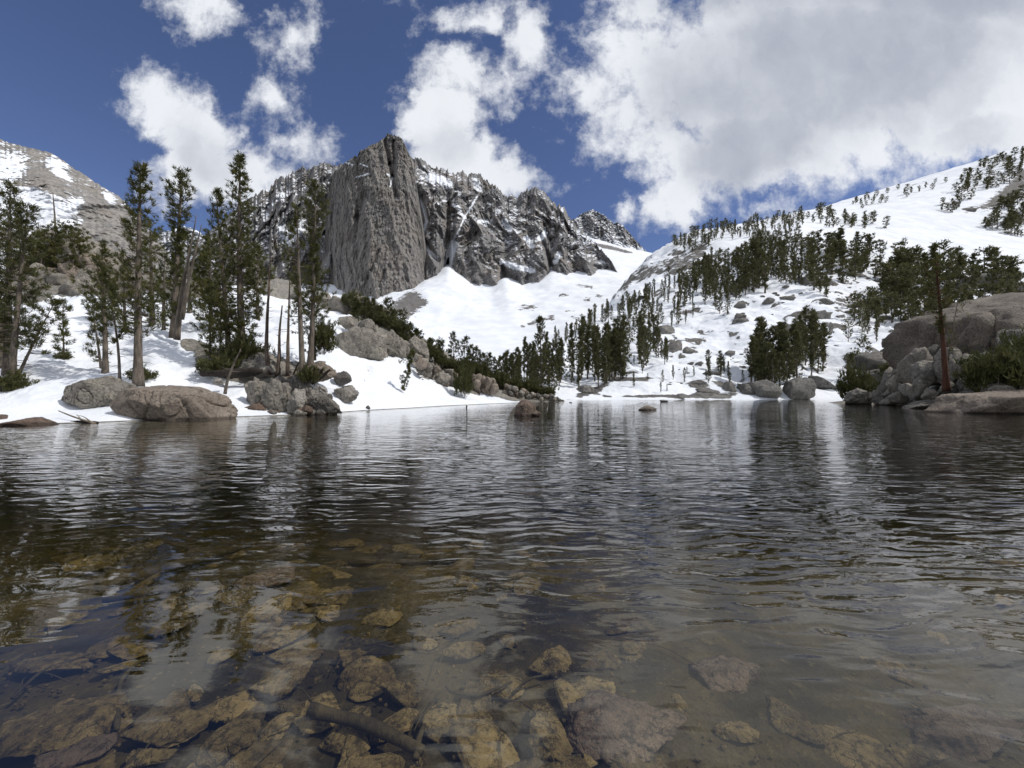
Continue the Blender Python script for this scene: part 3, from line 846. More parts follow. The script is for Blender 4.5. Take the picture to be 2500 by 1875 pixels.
# bank with the pines
us = np.linspace(-1500, 1420, 760)
rowsL = [
    [(-1500, 1080, 10), (0, 1100, 11), (250, 1110, 12), (700, 1100, 15), (1000, 1060, 28), (1250, 1020, 44), (1420, 995, 66)],
    [(-1500, 1045, 14), (0, 1036, 16.5), (100, 1036, 16.5), (250, 1031, 17.7), (520, 1020, 21), (700, 1014, 23.5), (820, 1007, 27), (1000, 996.4, 35.5), (1150, 988, 47), (1250, 984, 55.5), (1330, 980, 68), (1420, 979, 72)],
    [(-1500, 1010, 16), (0, 1000, 18.5), (100, 1006, 18.4), (200, 1004, 19), (300, 1000, 19.5), (520, 990, 22), (600, 985, 24), (700, 980, 26), (830, 982, 29), (1000, 974, 39), (1150, 972, 51), (1250, 974, 60), (1330, 974, 72), (1420, 985, 78)],
    [(-1500, 960, 20), (0, 938, 22.5), (100, 925, 22.5), (200, 930, 22.5), (260, 940, 22), (335, 944, 22.2), (450, 935, 24), (520, 945, 24.5), (600, 925, 26), (700, 925, 27.5), (830, 935, 32), (1000, 935, 44), (1150, 950, 57), (1250, 964, 64), (1330, 972, 76), (1420, 990, 82)],
    [(-1500, 890, 26), (0, 880, 28), (100, 860, 28), (200, 868, 28), (300, 872, 28), (380, 862, 28), (450, 880, 29), (520, 890, 29), (600, 880, 29.5), (700, 885, 31), (800, 890, 34), (900, 895, 38), (1000, 886, 49), (1080, 912, 56), (1150, 932, 62), (1250, 956, 70), (1330, 972, 80), (1420, 995, 86)],
    [(-1500, 800, 36), (0, 810, 36), (100, 785, 36), (200, 792, 36), (300, 800, 36), (420, 805, 36), (500, 800, 38), (600, 800, 39), (700, 810, 39), (800, 832, 42), (900, 865, 48), (1000, 845, 56), (1100, 890, 66), (1200, 940, 74), (1330, 972, 86), (1420, 1000, 92)],
    [(-1500, 720, 48), (0, 752, 46), (100, 748, 45), (200, 745, 45), (300, 752, 45), (420, 760, 46), (500, 745, 48), (560, 734, 49), (640, 740, 50), (720, 755, 50), (800, 785, 50), (900, 815, 55), (1000, 812, 62), (1100, 870, 72), (1200, 930, 80), (1330, 975, 92), (1420, 1005, 98)],
    [(-1500, 650, 60), (0, 690, 56), (100, 690, 56), (200, 700, 56), (300, 715, 56), (420, 735, 56), (520, 735, 56), (600, 730, 56), (700, 742, 56), (800, 760, 57), (900, 780, 60), (1000, 806, 68), (1100, 872, 80), (1200, 935, 88), (1330, 985, 100), (1420, 1010, 104)],
    [(-1500, 600, 80), (0, 610, 74), (100, 610, 74), (200, 640, 74), (300, 680, 74), (420, 700, 74), (520, 712, 72), (600, 712, 72), (700, 728, 72), (800, 745, 70), (900, 770, 72), (1000, 810, 80), (1100, 880, 92), (1200, 945, 98), (1330, 995, 110), (1420, 1020, 112)],
    [(-1500, 620, 120), (0, 640, 110), (200, 680, 110), (420, 740, 110), (600, 760, 110), (800, 790, 100), (900, 810, 95), (1000, 860, 100), (1100, 930, 110), (1200, 990, 116), (1420, 1040, 124)],
]
Gk = loft(rowsL, us, 460, 5, 4)
dsh = sstep(Gk[..., 1], 18, 30)
Gk[..., 2] += (fbm(Gk / 5.5, 4, 701) * 1.0 + fbm(Gk / 1.5, 4, 703) * 0.24) * sstep(Gk[..., 2], 0.05, 1.6)
N = grid_normals(Gk)
PXk = 1250 + F * Gk[..., 0] / Gk[..., 1]
PYk = HZ - F * (Gk[..., 2] - H) / Gk[..., 1]
snow = np.full(Gk.shape[:2], 1.3) - 0.6 * sstep(0.72 - N[..., 2], 0, .3)
patch(PXk, PYk, snow, [(560, 880, 110, 38, 5), (640, 905, 90, 40, 0), (690, 950, 70, 40, 0), (720, 985, 90, 24, 0), (20, 945, 45, 14, -10), (760, 905, 60, 20, 0), (470, 840, 40, 14, 10)], 1.7)
patch(PXk, PYk, snow, [(150, 660, 120, 74, 10), (60, 690, 60, 60, 0), (280, 700, 50, 34, 0), (400, 690, 80, 30, 0), (660, 700, 70, 28, 0)], 1.7)
patch(PXk, PYk, snow, [(1060, 895, 70, 40, 32), (1130, 930, 70, 24, 30), (1220, 955, 60, 16, 22), (1320, 975, 80, 13, 8), (960, 830, 70, 34, 18), (870, 790, 60, 22, 10), (1040, 850, 50, 24, 30), (1110, 880, 60, 20, 34), (1180, 925, 60, 16, 34)], 1.7)
snow -= 2.2 * sstep(0.05 - Gk[..., 2], 0, 0.05)
terrain('snow_bank', Gk, M['snow_bank'], snow, 'snow bank with pines and boulders rising from the lake shore')

# rocky shore on the other side
us = np.linspace(2010, 4200, 420)
rowsR = [
    [(2010, 1010, 50), (2080, 1000, 50), (2300, 1040, 30), (2500, 1060, 20), (3000, 1100, 15), (4200, 1100, 14)],
    [(2010, 985, 56), (2080, 985.5, 52), (2150, 986, 51), (2200, 988, 47), (2300, 995, 37), (2400, 1003, 30), (2500, 1011, 25), (3000, 1020, 20), (4200, 1030, 17)],
    [(2010, 984, 60), (2080, 976, 55), (2150, 968, 54), (2200, 966, 50), (2300, 962, 40), (2400, 960, 33), (2500, 960, 28), (3000, 955, 24), (4200, 950, 20)],
    [(2010, 985, 68), (2080, 976, 60), (2150, 945, 60), (2200, 925, 56), (2300, 910, 46), (2400, 890, 38), (2500, 860, 34), (3000, 840, 30), (4200, 840, 26)],
    [(2010, 990, 76), (2080, 975, 70), (2150, 930, 68), (2200, 890, 64), (2300, 870, 56), (2400, 820, 48), (2500, 790, 44), (3000, 760, 38), (4200, 760, 34)],
    [(2010, 1000, 84), (2080, 985, 80), (2150, 930, 78), (2200, 895, 74), (2300, 850, 70), (2400, 800, 62), (2500, 770, 60), (3000, 720, 54), (4200, 720, 50)],
    [(2010, 1010, 100), (2080, 1000, 96), (2150, 960, 96), (2200, 920, 94), (2300, 870, 92), (2400, 820, 90), (2500, 790, 90), (3000, 700, 90), (4200, 700, 90)],
]
Gr = loft(rowsR, us, 240, 5, 4)
Gr[..., 2] += fbm(Gr / 7.0, 4, 801) * 0.9 * sstep(Gr[..., 2], 0.05, 1.6)
N = grid_normals(Gr)
snow = 0.55 - 1.2 * sstep(0.82 - N[..., 2], 0, .3) + 0.6 * sstep(Gr[..., 1], 50, 75) - 2.0 * sstep(1.2 - Gr[..., 2], 0, 1.0)
terrain('shore', Gr, M['snow_bank'], snow, 'rocky lake shore under the big pale slab')

# lake bed
xs = np.concatenate([np.linspace(-260, -8, 90)[:-1], np.linspace(-8, 8, 420), np.linspace(8, 260, 90)[1:]])
ys = np.concatenate([np.linspace(-30, 0.4, 40)[:-1], np.linspace(0.4, 9, 400), 9 + (np.linspace(0, 1, 120)[1:] ** 2) * 120])
XX, YY = np.meshgrid(xs, ys)
ZZ = -0.30 - 0.05 * np.clip(YY - 1, 0, None) - 0.16 * np.clip(YY - 3.2, 0, 14) + 0.42 * np.clip(0.6 - YY, 0, 8) * 0.5
ZZ = np.maximum(ZZ, -4.5)
Gd = np.stack([XX, YY, ZZ], -1)
near = np.exp(-np.maximum(0, YY - 4) / 6.0)
Gd[..., 2] += fbm(Gd / 0.9, 4, 901) * 0.045 * near + fbm(Gd / 0.16, 3, 903) * 0.012 * near + fbm(Gd / 5.0, 3, 905) * 0.12 * near
m, t, b = new_mat('lakebed_silt')
pos = t.new('ShaderNodeNewGeometry').outputs['Position']
n1 = t.noise(pos, 1.6, 7, 0.62)
n2 = t.noise(pos, 11, 7, 0.68)
n3 = t.noise(pos, 45, 4, 0.6)
c = t.mix(t.ss(n1, 0.36, 0.64), (0.028, 0.021, 0.010), (0.090, 0.066, 0.030))
c = t.mix(t.ss(n2, 0.54, 0.72, 0, .7), c, (0.17, 0.13, 0.065))
c = t.mix(t.ss(n3, 0.55, 0.7, 0, .6), c, (0.018, 0.014, 0.008))
t.l.new(c, b.inputs['Base Color'])
b.inputs['Roughness'].default_value = 0.9
t.l.new(t.bump(t.math('ADD', n2, t.math('MULTIPLY', n3, .3)), 0.8, 0.05), b.inputs['Normal'])
me = mesh_np('lake_bed', Gd, grid_faces(len(ys), len(xs)), m)
obj('lake_bed', me, label='silty brown lake bed seen through the shallow water', kind='structure')

# ------------------------------------------------------------------ water: a closed body with a rippled top
m = bpy.data.materials.new('lake_water')
m.use_nodes = True
t = NT(m.node_tree)
t.n.clear()
out = t.new('ShaderNodeOutputMaterial')
pos = t.new('ShaderNodeNewGeometry').outputs['Position']
sep = t.new('ShaderNodeSeparateXYZ')
t.l.new(pos, sep.inputs[0])


def rot_scale(v, ang, sx, sy):
    mp = t.new('ShaderNodeMapping')
    t.l.new(v, mp.inputs[0])
    mp.inputs['Rotation'].default_value = (0, 0, math.radians(ang))
    mp.inputs['Scale'].default_value = (sx, sy, 1)
    return mp.outputs[0]


wp = t.vmath('ADD', pos, t.vmath('SCALE', t.vmath('SUBTRACT', t.noisecol(pos, 0.9, 2), (.5, .5, .5)), None))
wp.node.inputs[1].links[0].from_node.inputs['Scale'].default_value = 0.5
r1 = t.noise(rot_scale(wp, 10, 1.1, 3.4), 1.0, 1, 0.4, 0.3)
r2 = t.noise(rot_scale(wp, 5, 2.3, 7.6), 1.0, 1, 0.45, 0.25)
r3 = t.noise(rot_scale(pos, 4, 8.0, 20.0), 1.0, 2, 0.5, 0.2)
r0 = t.noise(rot_scale(wp, 8, 0.45, 1.5), 1.0, 1, 0.5)
patchn = t.noise(pos, 0.16, 3, 0.5)
gust = t.ss(patchn, 0.3, 0.7, 0.55, 1.25)
nearf = t.math('MULTIPLY', t.ss(t.math('MULTIPLY_ADD', sep.outputs[0], 0.45, sep.outputs[1]), 1.2, 3.3, 0.13, 1.0), t.ss(sep.outputs[1], 3.5, 30.0, 1.0, 0.32))
h = t.math('ADD', t.math('MULTIPLY', r1, 0.022), t.math('MULTIPLY', r2, 0.0210))
h = t.math('ADD', h, t.math('MULTIPLY', r3, 0.0018))
h = t.math('MULTIPLY', h, t.math('MULTIPLY', gust, nearf))
h = t.math('ADD', h, t.math('MULTIPLY', t.math('MULTIPLY', r0, 0.014), t.ss(sep.outputs[1], 2.0, 7.0, 0.15, 1.0)))
nrm = t.bump(h, 1.0, 1.0)
fr = t.new('ShaderNodeFresnel')
fr.inputs['IOR'].default_value = 1.62
t.l.new(nrm, fr.inputs['Normal'])
gl = t.new('ShaderNodeBsdfGlossy')
gl.inputs['Roughness'].default_value = 0.0
gl.inputs['Color'].default_value = (1, 1, 1, 1)
t.l.new(nrm, gl.inputs['Normal'])
tr = t.new('ShaderNodeBsdfTransparent')
tr.inputs[0].default_value = (0.97, 0.985, 0.96, 1)
ms = t.new('ShaderNodeMixShader')
gb = t.new('ShaderNodeNewGeometry').outputs['Backfacing']   # light leaving the water is let through, as refraction would
t.l.new(t.math('ADD', t.math('MULTIPLY', fr.outputs[0], t.math('SUBTRACT', 1.0, gb)), t.math('MULTIPLY', gb, 0.03)), ms.inputs[0])
t.l.new(tr.outputs[0], ms.inputs[1])
t.l.new(gl.outputs[0], ms.inputs[2])
t.l.new(ms.outputs[0], out.inputs['Surface'])
va = t.new('ShaderNodeVolumeAbsorption')
va.inputs['Color'].default_value = (0.50, 0.46, 0.22, 1)
va.inputs['Density'].default_value = 0.6
t.l.new(va.outputs[0], out.inputs['Volume'])
xs = np.array([-260, 260.])
V = [(-258, -28, 0), (258, -28, 0), (258, 125, 0), (-258, 125, 0), (-258, -28, -6), (258, -28, -6), (258, 125, -6), (-258, 125, -6)]
me = mesh_np('water', np.array(V), np.array([(0, 1, 2, 3), (7, 6, 5, 4), (0, 4, 5, 1), (1, 5, 6, 2), (2, 6, 7, 3), (3, 7, 4, 0)]), m, smooth=False)
obj('water', me, label='clear rippled mountain lake reflecting snow, pines and clouds', kind='structure')


# ------------------------------------------------------------------ rocks
import bmesh
_ico = {}


def ico(level):
    if level not in _ico:
        bm = bmesh.new()
        bmesh.ops.create_icosphere(bm, subdivisions=level, radius=1)
        V = np.array([v.co[:] for v in bm.verts])
        Fc = np.array([[v.index for v in f.verts] for f in bm.faces])
        bm.free()
        _ico[level] = (V / np.linalg.norm(V, axis=1, keepdims=True), Fc)
    return _ico[level]


def rock_mesh(seed, dims, level=4, sharp=14, nplanes=14, planes=None, rough=0.05, crag=0.0):
    sharp = sharp * 2.2
    nplanes = nplanes + 8
    rough = rough * 1.35
    crag = crag * 1.6 + .05
    rs = np.random.RandomState(seed)
    n, Fc = ico(level)
    if planes is None:
        p = rs.normal(size=(nplanes, 3))
        p /= np.linalg.norm(p, axis=1, keepdims=True)
        d = rs.uniform(0.62, 1.0, nplanes)
    else:
        p = np.array([q[:3] for q in planes], float)
        d = np.array([q[3] for q in planes], float)
        p /= np.linalg.norm(p, axis=1, keepdims=True)
    s = np.maximum(0, n @ p.T) / d
    s = np.concatenate([s, np.full((len(n), 1), 0.62)], 1)
    r = (s ** sharp).sum(1) ** (-1.0 / sharp)
    V = n * r[:, None]
    lo, hi = V.min(0), V.max(0)
    V = (V - (lo + hi) / 2) / (hi - lo) * 2
    sc = np.array(dims) / 2
    q = V * sc / max(dims) * 2
    dsp = fbm(q * 2.2 + seed * 3.1, 4, seed) * rough + fbm(q * 8 + seed, 3, seed + 5) * rough * 0.6
    if level >= 4:
        cr = np.abs(gnoise(q * 1.25 + seed * 1.7, seed + 3)) + np.abs(gnoise(q * 6 + seed, seed + 4)) * .03
        cr2 = np.abs(gnoise(q * np.array([2.6, 2.6, 1.2]) + seed * .7, seed + 6))
        dsp -= 0.085 * np.exp(-(cr / .035) ** 2) + 0.05 * np.exp(-(cr2 / .05) ** 2)
    if crag:
        dsp += (ridged(q * np.array([3.2, 3.2, 1.4]) + seed, 3, seed + 9) - 0.5) * -crag
    V = V * (1 + dsp)[:, None] * sc
    return mesh_np('rock', V, Fc)


N_ROCK = [0]


def rock_box(name, x0, y0, x1, y1, Y, mat, label, group=None, seed=None, depth=0.75, sink=0.2, cat='boulder', rotz=None, tilt=0, level=4, **kw):
    """a rock whose outline covers the given part of the picture when it stands Y metres away"""
    N_ROCK[0] += 1
    seed = N_ROCK[0] * 7 + 3 if seed is None else seed
    wdt = (x1 - x0) / F * Y
    hgt = (y1 - y0) / F * Y
    full = hgt * (1 + sink)
    dims = (wdt, max(wdt * depth, hgt * 0.6), full)
    me = rock_mesh(seed, dims, level=level, **kw)
    me.materials.append(M[mat])
    c = P((x0 + x1) / 2, y0, Y)
    o = obj(name, me, loc=(c[0], Y + dims[1] * 0.25, c[2] - full / 2), label=label, cat=cat, group=group)
    if tilt:
        o.rotation_euler[1] = math.radians(tilt)
    return o


# two big boulders on the bank and the small brown one
rock_box('boulder', 250, 938, 521, 1030, 19.3, 'granite_warm', 'long flat-topped tan boulder at the water edge', seed=44, depth=0.55, sink=.12, sharp=34, rough=.014, crag=-.02, level=6,
         planes=[(.10, -.16, 1, .70), (.55, -.12, .85, .78), (.95, -.15, .30, .97), (-1, -.15, .42, .90), (-.55, -.1, .9, .92), (-.45, -1, .30, .80), (.25, -1, .42, .70), (-.1, -1, -.25, .66), (.6, -1, -.1, .78), (0, 1, .2, .9), (0, 0, -1, .9), (-.9, -.3, -.4, .92)])
rock_box('boulder', 133, 914, 274, 1000, 19.7, 'granite', 'pale domed boulder leaning behind the long flat-topped boulder', seed=9, depth=0.8, sink=.10, sharp=30, rough=.014, crag=-.02, level=6,
         planes=[(-0.35, -.3, 1, .74), (.45, -.1, .9, .78), (-1, -.3, .2, .9), (-.3, -1, .15, .74), (.5, -1, -.1, .80), (1, 0, .1, .95), (.6, -.6, -.7, .85), (-.4, -.6, -.8, .8), (0, 1, .2, .8), (0, 0, -1, .85), (.95, -.3, .45, .86)])
rock_box('boulder', -30, 1021, 101, 1052, 15.8, 'granite_brown', 'low reddish brown boulder half in the water at the picture edge', seed=21, depth=.8, sink=.5, sharp=12, level=5)
rock_box('boulder', -40, 1012, 20, 1030, 17.2, 'granite_brown', 'small reddish brown rock behind the low brown boulder', seed=22, depth=.9, sink=.4)
# point of rocks under the dead snags
point = [(592, 924, 652, 1004, 'granite', 'grey ribbed boulder standing tallest on the rocky point'), (640, 928, 700, 1010, 'granite', 'grey ribbed boulder with a pale stripe on the rocky point'),
         (676, 938, 706, 992, 'granite', 'narrow grey rock wedged between the ribbed boulders'), (698, 948, 742, 1008, 'granite_pale', 'pale angular boulder beside the ribbed boulders'),
         (662, 918, 704, 950, 'granite_dark', 'dark flat rock behind the ribbed boulders'), (700, 915, 758, 965, 'granite_dark', 'dark pointed rock at the foot of the live leaning pine'),
         (732, 948, 778, 992, 'granite', 'grey squarish rock beside the dark pointed rock'), (752, 962, 800, 1004, 'granite_dark', 'dark cracked boulder near the tip of the rocky point'),
         (782, 972, 824, 1008, 'granite_dark', 'dark wedge rock at the tip of the rocky point'), (722, 990, 760, 1012, 'granite_brown', 'low brown rock below the pale angular boulder'),
         (546, 970, 590, 996, 'granite_warm', 'rounded tan rock beside the snow tongue'), (556, 996, 628, 1020, 'granite_brown', 'flat reddish slab at the water under the tan rock'),
         (600, 985, 652, 1018, 'granite_brown', 'tilted reddish slab leaning on the ribbed boulder'), (640, 1000, 682, 1018, 'granite_brown', 'small reddish rock at the waterline of the point'),
         (585, 975, 625, 1000, 'granite_brown', 'small brown block above the reddish slabs'), (520, 1005, 560, 1020, 'granite_brown', 'low brown rock between the long boulder and the point'),
         (762, 940, 800, 966, 'granite_pale', 'small pale rock high on the tip of the point'), (570, 858, 700, 930, 'granite', 'wide pale boulder behind the dead snags'),
         (700, 880, 800, 925, 'granite_warm', 'low tan slab behind the leaning pine'), (518, 923, 540, 937, 'granite_pale', 'small round pale stone under the black log')]
for i, (x0, y0, x1, y1, mt, lb) in enumerate(point):
    Y = 23.6 + (1014 - y1) * 0.045 + (i % 3) * 0.12
    if i >= 17: Y = (27.5, 28.0, 24.6)[i - 17]
    rock_box('boulder', x0, y0, x1, y1, Y, mt, lb, group='rocks of the point below the snags', depth=.9, sink=.25, sharp=16 if i % 2 else 10, rough=.07, crag=.10, level=5)
rs = random.Random(99)
for i in range(34):
    px = 560 + rs.random() * 262
    py = 1012 - rs.random() ** 1.5 * 46 - max(0, px - 720) * .05
    w_ = rs.uniform(14, 30)
    rock_box('boulder', px - w_ / 2, py - w_ * .38, px + w_ / 2, py + w_ * .38, 23.0 + (1014 - py) * .05 + max(0, px - 700) * .008, rs.choice(['granite', 'granite_dark', 'granite_brown', 'granite_pale', 'granite_dark']), 'small angular rock wedged in the rocky point below the snags', group='small rocks of the point', depth=.9, sink=.3, crag=.1, level=3)
rock_box('boulder', 806, 904, 855, 934, 31.5, 'granite_dark', 'dark wedge-shaped boulder on the snow beside the stump', depth=.8, sink=.3, sharp=20)
rock_box('boulder', 814, 944, 868, 975, 29.6, 'granite_pale', 'pale flat rock poking out of the snow above the waterline', depth=.8, sink=.4, crag=.1)
rock_box('boulder', 834, 940, 862, 954, 30.5, 'granite_pale', 'small pale stone behind the flat snow-ringed rock', depth=.8, sink=.4)
rock_box('stone', 893, 990, 904, 998, 31.0, 'granite_dark', 'tiny dark stone on the snow just above the waterline', cat='stone', level=3)
rock_box('stone', 822, 1003, 834, 1010, 26.9, 'granite_dark', 'small dark stone in the water off the rocky point', cat='stone', level=3)
# cliffs in the middle of the bank
rock_box('boulder', 800, 786, 932, 897, 43, 'granite', 'large rounded grey cliff boulder with dark lichen above the snow', seed=61, depth=.6, sink=.15, sharp=9, rough=.06, crag=.05, level=5,
         planes=[(-.2, -.3, 1, .74), (.5, -.1, .8, .84), (-1, -.2, .1, .9), (-.6, -.9, .1, .9), (.1, -1, .2, .72), (.7, -.8, 0, .85), (1, 0, .1, .96), (-.7, -.3, -.8, .74), (0, 1, 0, .9), (.3, -.5, -.9, .86), (-.6, 0, .8, .86)])
rock_box('boulder', 868, 775, 919, 818, 44.5, 'granite_dark', 'dark oval boulder perched on top of the big cliff boulder', depth=.8, sink=.05, sharp=8, tilt=25)
rock_box('boulder', 912, 804, 996, 872, 46.5, 'granite', 'grey rounded cliff with vertical cracks beside the big cliff boulder', depth=.7, sink=.2, crag=.13, level=5)
rock_box('boulder', 985, 818, 1042, 872, 49.5, 'granite', 'steep grey fluted rock at the end of the cliff', depth=.7, sink=.2, crag=.16, level=5)
rock_box('boulder', 828, 772, 862, 800, 46, 'granite', 'small flat rock on top of the cliff boulder', depth=.8, sink=.1)
rock_box('boulder', 783, 800, 802, 834, 44, 'granite_dark', 'small dark rock at the upper edge of the snow tongue', depth=.8, sink=.2)
back = [(790, 725, 850, 770), (830, 732, 905, 778), (880, 738, 930, 775), (850, 720, 900, 750), (915, 745, 965, 785), (770, 715, 812, 748), (800, 762, 850, 790), (845, 760, 880, 785)]
for i, (x0, y0, x1, y1) in enumerate(back):
    rock_box('boulder', x0, y0, x1, y1, 58 + i % 3 * 2, 'granite', 'grey-tan rock in the bank-top outcrop behind the cliff boulders', group='rocks of the outcrop behind the cliff boulders', depth=.9, sink=.3, crag=.12)
rock_box('boulder', 606, 672, 722, 752, 66, 'granite_pale', 'smooth pale whaleback rock behind the dead snags', seed=77, depth=.8, sink=.3, sharp=6, rough=.03, level=5)
rock_box('boulder', 700, 712, 740, 748, 62, 'granite_dark', 'dark rounded rock at the end of the pale whaleback', depth=.8, sink=.3, sharp=6)
# rock ledges of the descending spur
rs = random.Random(31)
for i in range(34):
    f = i / 33
    px = 1018 + f * 125 + rs.uniform(-6, 6)
    py = 878 + f * 66 + rs.uniform(-13, 22) * (1 if f < .8 else .6)
    w_ = rs.uniform(16, 34)
    rock_box('boulder', px - w_ / 2, py - w_ * .33, px + w_ / 2, py + w_ * .36, 47 + f * 9 + rs.uniform(-1, 1), rs.choice(['granite', 'granite_dark', 'granite_warm']), 'angular rock in the ledge below the green shrubs on the spur', group='rocks of the shrubby spur', depth=.9, sink=.4, crag=.1, level=3)
for i in range(14):
    px = 1152 + (i % 5) * 13 + rs.uniform(-4, 4)
    py = 918 + (i // 5) * 14 + (i % 5) * 3
    w_ = rs.uniform(14, 24)
    rock_box('boulder', px - w_ / 2, py - w_ * .4, px + w_ / 2, py + w_ * .5, 56 + rs.uniform(-1, 1), 'granite_warm', 'tan angular rock in the outcrop halfway down the spur', group='tan rocks halfway down the spur', depth=.9, sink=.4, crag=.1, level=3)
for i in range(40):
    f = i / 39
    px = 1235 + f * 140 + rs.uniform(-6, 6)
    py = 950 + f * 28 + rs.uniform(-9, 9) * (1 - f * .5)
    w_ = rs.uniform(10, 22) * (1 - f * .3)
    rock_box('boulder', px - w_ / 2, py - w_ * .35, px + w_ / 2, py + w_ * .4, 62 + f * 10 + rs.uniform(-1.5, 1.5), rs.choice(['granite_warm', 'granite_dark', 'granite']), 'rock of the rubble at the low tip of the spur by the water', group='rubble at the tip of the spur', depth=.9, sink=.4, crag=.1, level=3)
# boulders standing in the lake
o = rock_box('boulder', 1252, 975, 1313, 1019, 22.8, 'granite_brown', 'large brown wet-footed boulder standing alone in the lake', seed=83, depth=.8, sink=.25, sharp=12, level=5,
             planes=[(-.2, -.3, 1, .84), (.5, -.2, .8, .82), (-1, 0, .3, .9), (-.6, -.9, .3, .85), (.3, -1, .3, .8), (1, -.3, .1, .9), (0, 1, .3, .9), (0, 0, -1, .9), (-.7, -.2, .8, .84)])
rock_box('boulder', 1300, 1002, 1321, 1012, 22.6, 'granite_brown', 'low dark rock touching the foot of the lone lake boulder', depth=.8, sink=.6)
rock_box('boulder', 1561, 989, 1607, 1002, 30.8, 'granite_warm', 'low flat brown rock awash in the open water', depth=.6, sink=.8, sharp=8)
rock_box('stone', 1612, 976, 1634, 980, 62, 'granite_far', 'tiny dark rock breaking the far water', cat='stone', depth=.6, sink=.8, level=3)
rock_box('stone', 1385, 981, 1397, 988, 58, 'granite_dark', 'small dark stone off the tip of the spur', cat='stone', depth=.6, sink=.8, level=3)

# talus and slab on the upper bank
rock_box('boulder', 52, 566, 300, 700, 62, 'granite', 'broad rounded granite slab crowning the rock outcrop', seed=90, depth=.6, sink=.15, sharp=5, rough=.035, crag=.03, level=5, tilt=8)
rock_box('boulder', 118, 676, 222, 752, 50, 'granite', 'largest slanting block in the talus under the crowning slab', seed=93, depth=.8, sink=.2, sharp=18, level=5, tilt=-14)
tal = [(60, 640, 105, 690), (62, 655, 112, 706), (100, 650, 140, 682), (110, 665, 165, 696), (142, 640, 190, 670), (82, 696, 120, 730), (98, 722, 132, 752), (112, 730, 172, 760), (165, 735, 210, 764), (190, 690, 232, 730), (205, 720, 250, 758), (60, 620, 90, 648),
       (150, 660, 186, 688), (180, 650, 232, 684), (78, 606, 130, 645), (125, 612, 180, 650), (200, 640, 250, 672), (225, 665, 275, 700), (180, 615, 240, 650), (60, 700, 90, 750), (240, 700, 290, 745), (40, 680, 70, 720), (250, 735, 320, 765), (30, 640, 62, 684), (285, 700, 340, 745)]
for i, (x0, y0, x1, y1) in enumerate(tal):
    rock_box('boulder', x0, y0, x1, y1, 51 + (760 - y1) * .07, rs.choice(['granite', 'granite_warm', 'granite']), 'grey-tan talus block heaped under the crowning slab', group='talus blocks under the crowning slab', depth=.9, sink=.3, sharp=12, rough=.05)
for i, (x0, y0, x1, y1) in enumerate([(330, 690, 400, 745), (380, 700, 450, 750), (440, 705, 500, 745), (300, 660, 360, 700), (380, 665, 470, 715), (480, 700, 560, 740)]):
    rock_box('boulder', x0, y0, x1, y1, 60 + i % 2 * 3, 'granite', 'rounded rock half hidden behind the pine trunks', group='rocks behind the pine trunks', depth=.9, sink=.3)

# right-hand shore
right = [(2300, 846, 2372, 932, 35, 'granite_pale', 'big rounded tan boulder behind the red-trunked pine', 8, 5),
         (2218, 848, 2280, 950, 39, 'granite', 'tall leaning boulder beside the red-trunked pine', 12, 5), (2245, 880, 2310, 955, 36.5, 'granite_pale', 'pale slanting boulder at the foot of the red-trunked pine', 12, 5),
         (2355, 862, 2420, 940, 33.5, 'granite', 'grey upright boulder under the pale slab', 10, 5), (2378, 922, 2450, 975, 30.5, 'granite', 'grey smooth boulder below the green bush', 8, 5),
         (2176, 915, 2222, 955, 43, 'granite', 'squat grey block in the shore pile', 14, 4), (2152, 930, 2184, 985, 46, 'granite_dark', 'dark upright block at the start of the shore pile', 14, 4),
         (2300, 800, 2342, 835, 43, 'granite_dark', 'cracked dark boulder beside the corner of the pale slab', 12, 5), (2440, 800, 2520, 880, 33, 'granite_dark', 'dark weathered block resting against the pale slab', 14, 5),
         (2079, 948, 2140, 988, 49, 'granite_pale', 'pale crumbling rock at the tip of the shore', 12, 5), (2345, 922, 2382, 962, 32.5, 'granite_dark', 'small dark pointed rock beside the smooth boulder', 16, 4),
         (2300, 930, 2345, 968, 33, 'granite_dark', 'shadowed block behind the root of the red-trunked pine', 16, 4)]
for (x0, y0, x1, y1, Y, mt, lb, sh, lv) in right:
    rock_box('boulder', x0, y0, x1, y1, Y, mt, lb, depth=.8, sink=.2, sharp=sh, rough=.05, crag=.05, level=lv, group='boulders of the rocky shore')
rock_box('boulder', 2336, 672, 2800, 910, 38, 'granite_shore', 'huge pale sloping slab above the shore boulders', seed=140, depth=.5, sink=.1, sharp=22, level=5, rough=.06, crag=.06,
         planes=[(-.42, -.25, 1, .66), (-1, -.12, .05, .96), (-.25, -1, .25, .74), (0, 1, 0, .9), (1, 0, 0, 1), (0, 0, -1, .9), (.3, -1, -.2, .74), (.3, -.4, 1, .8)])
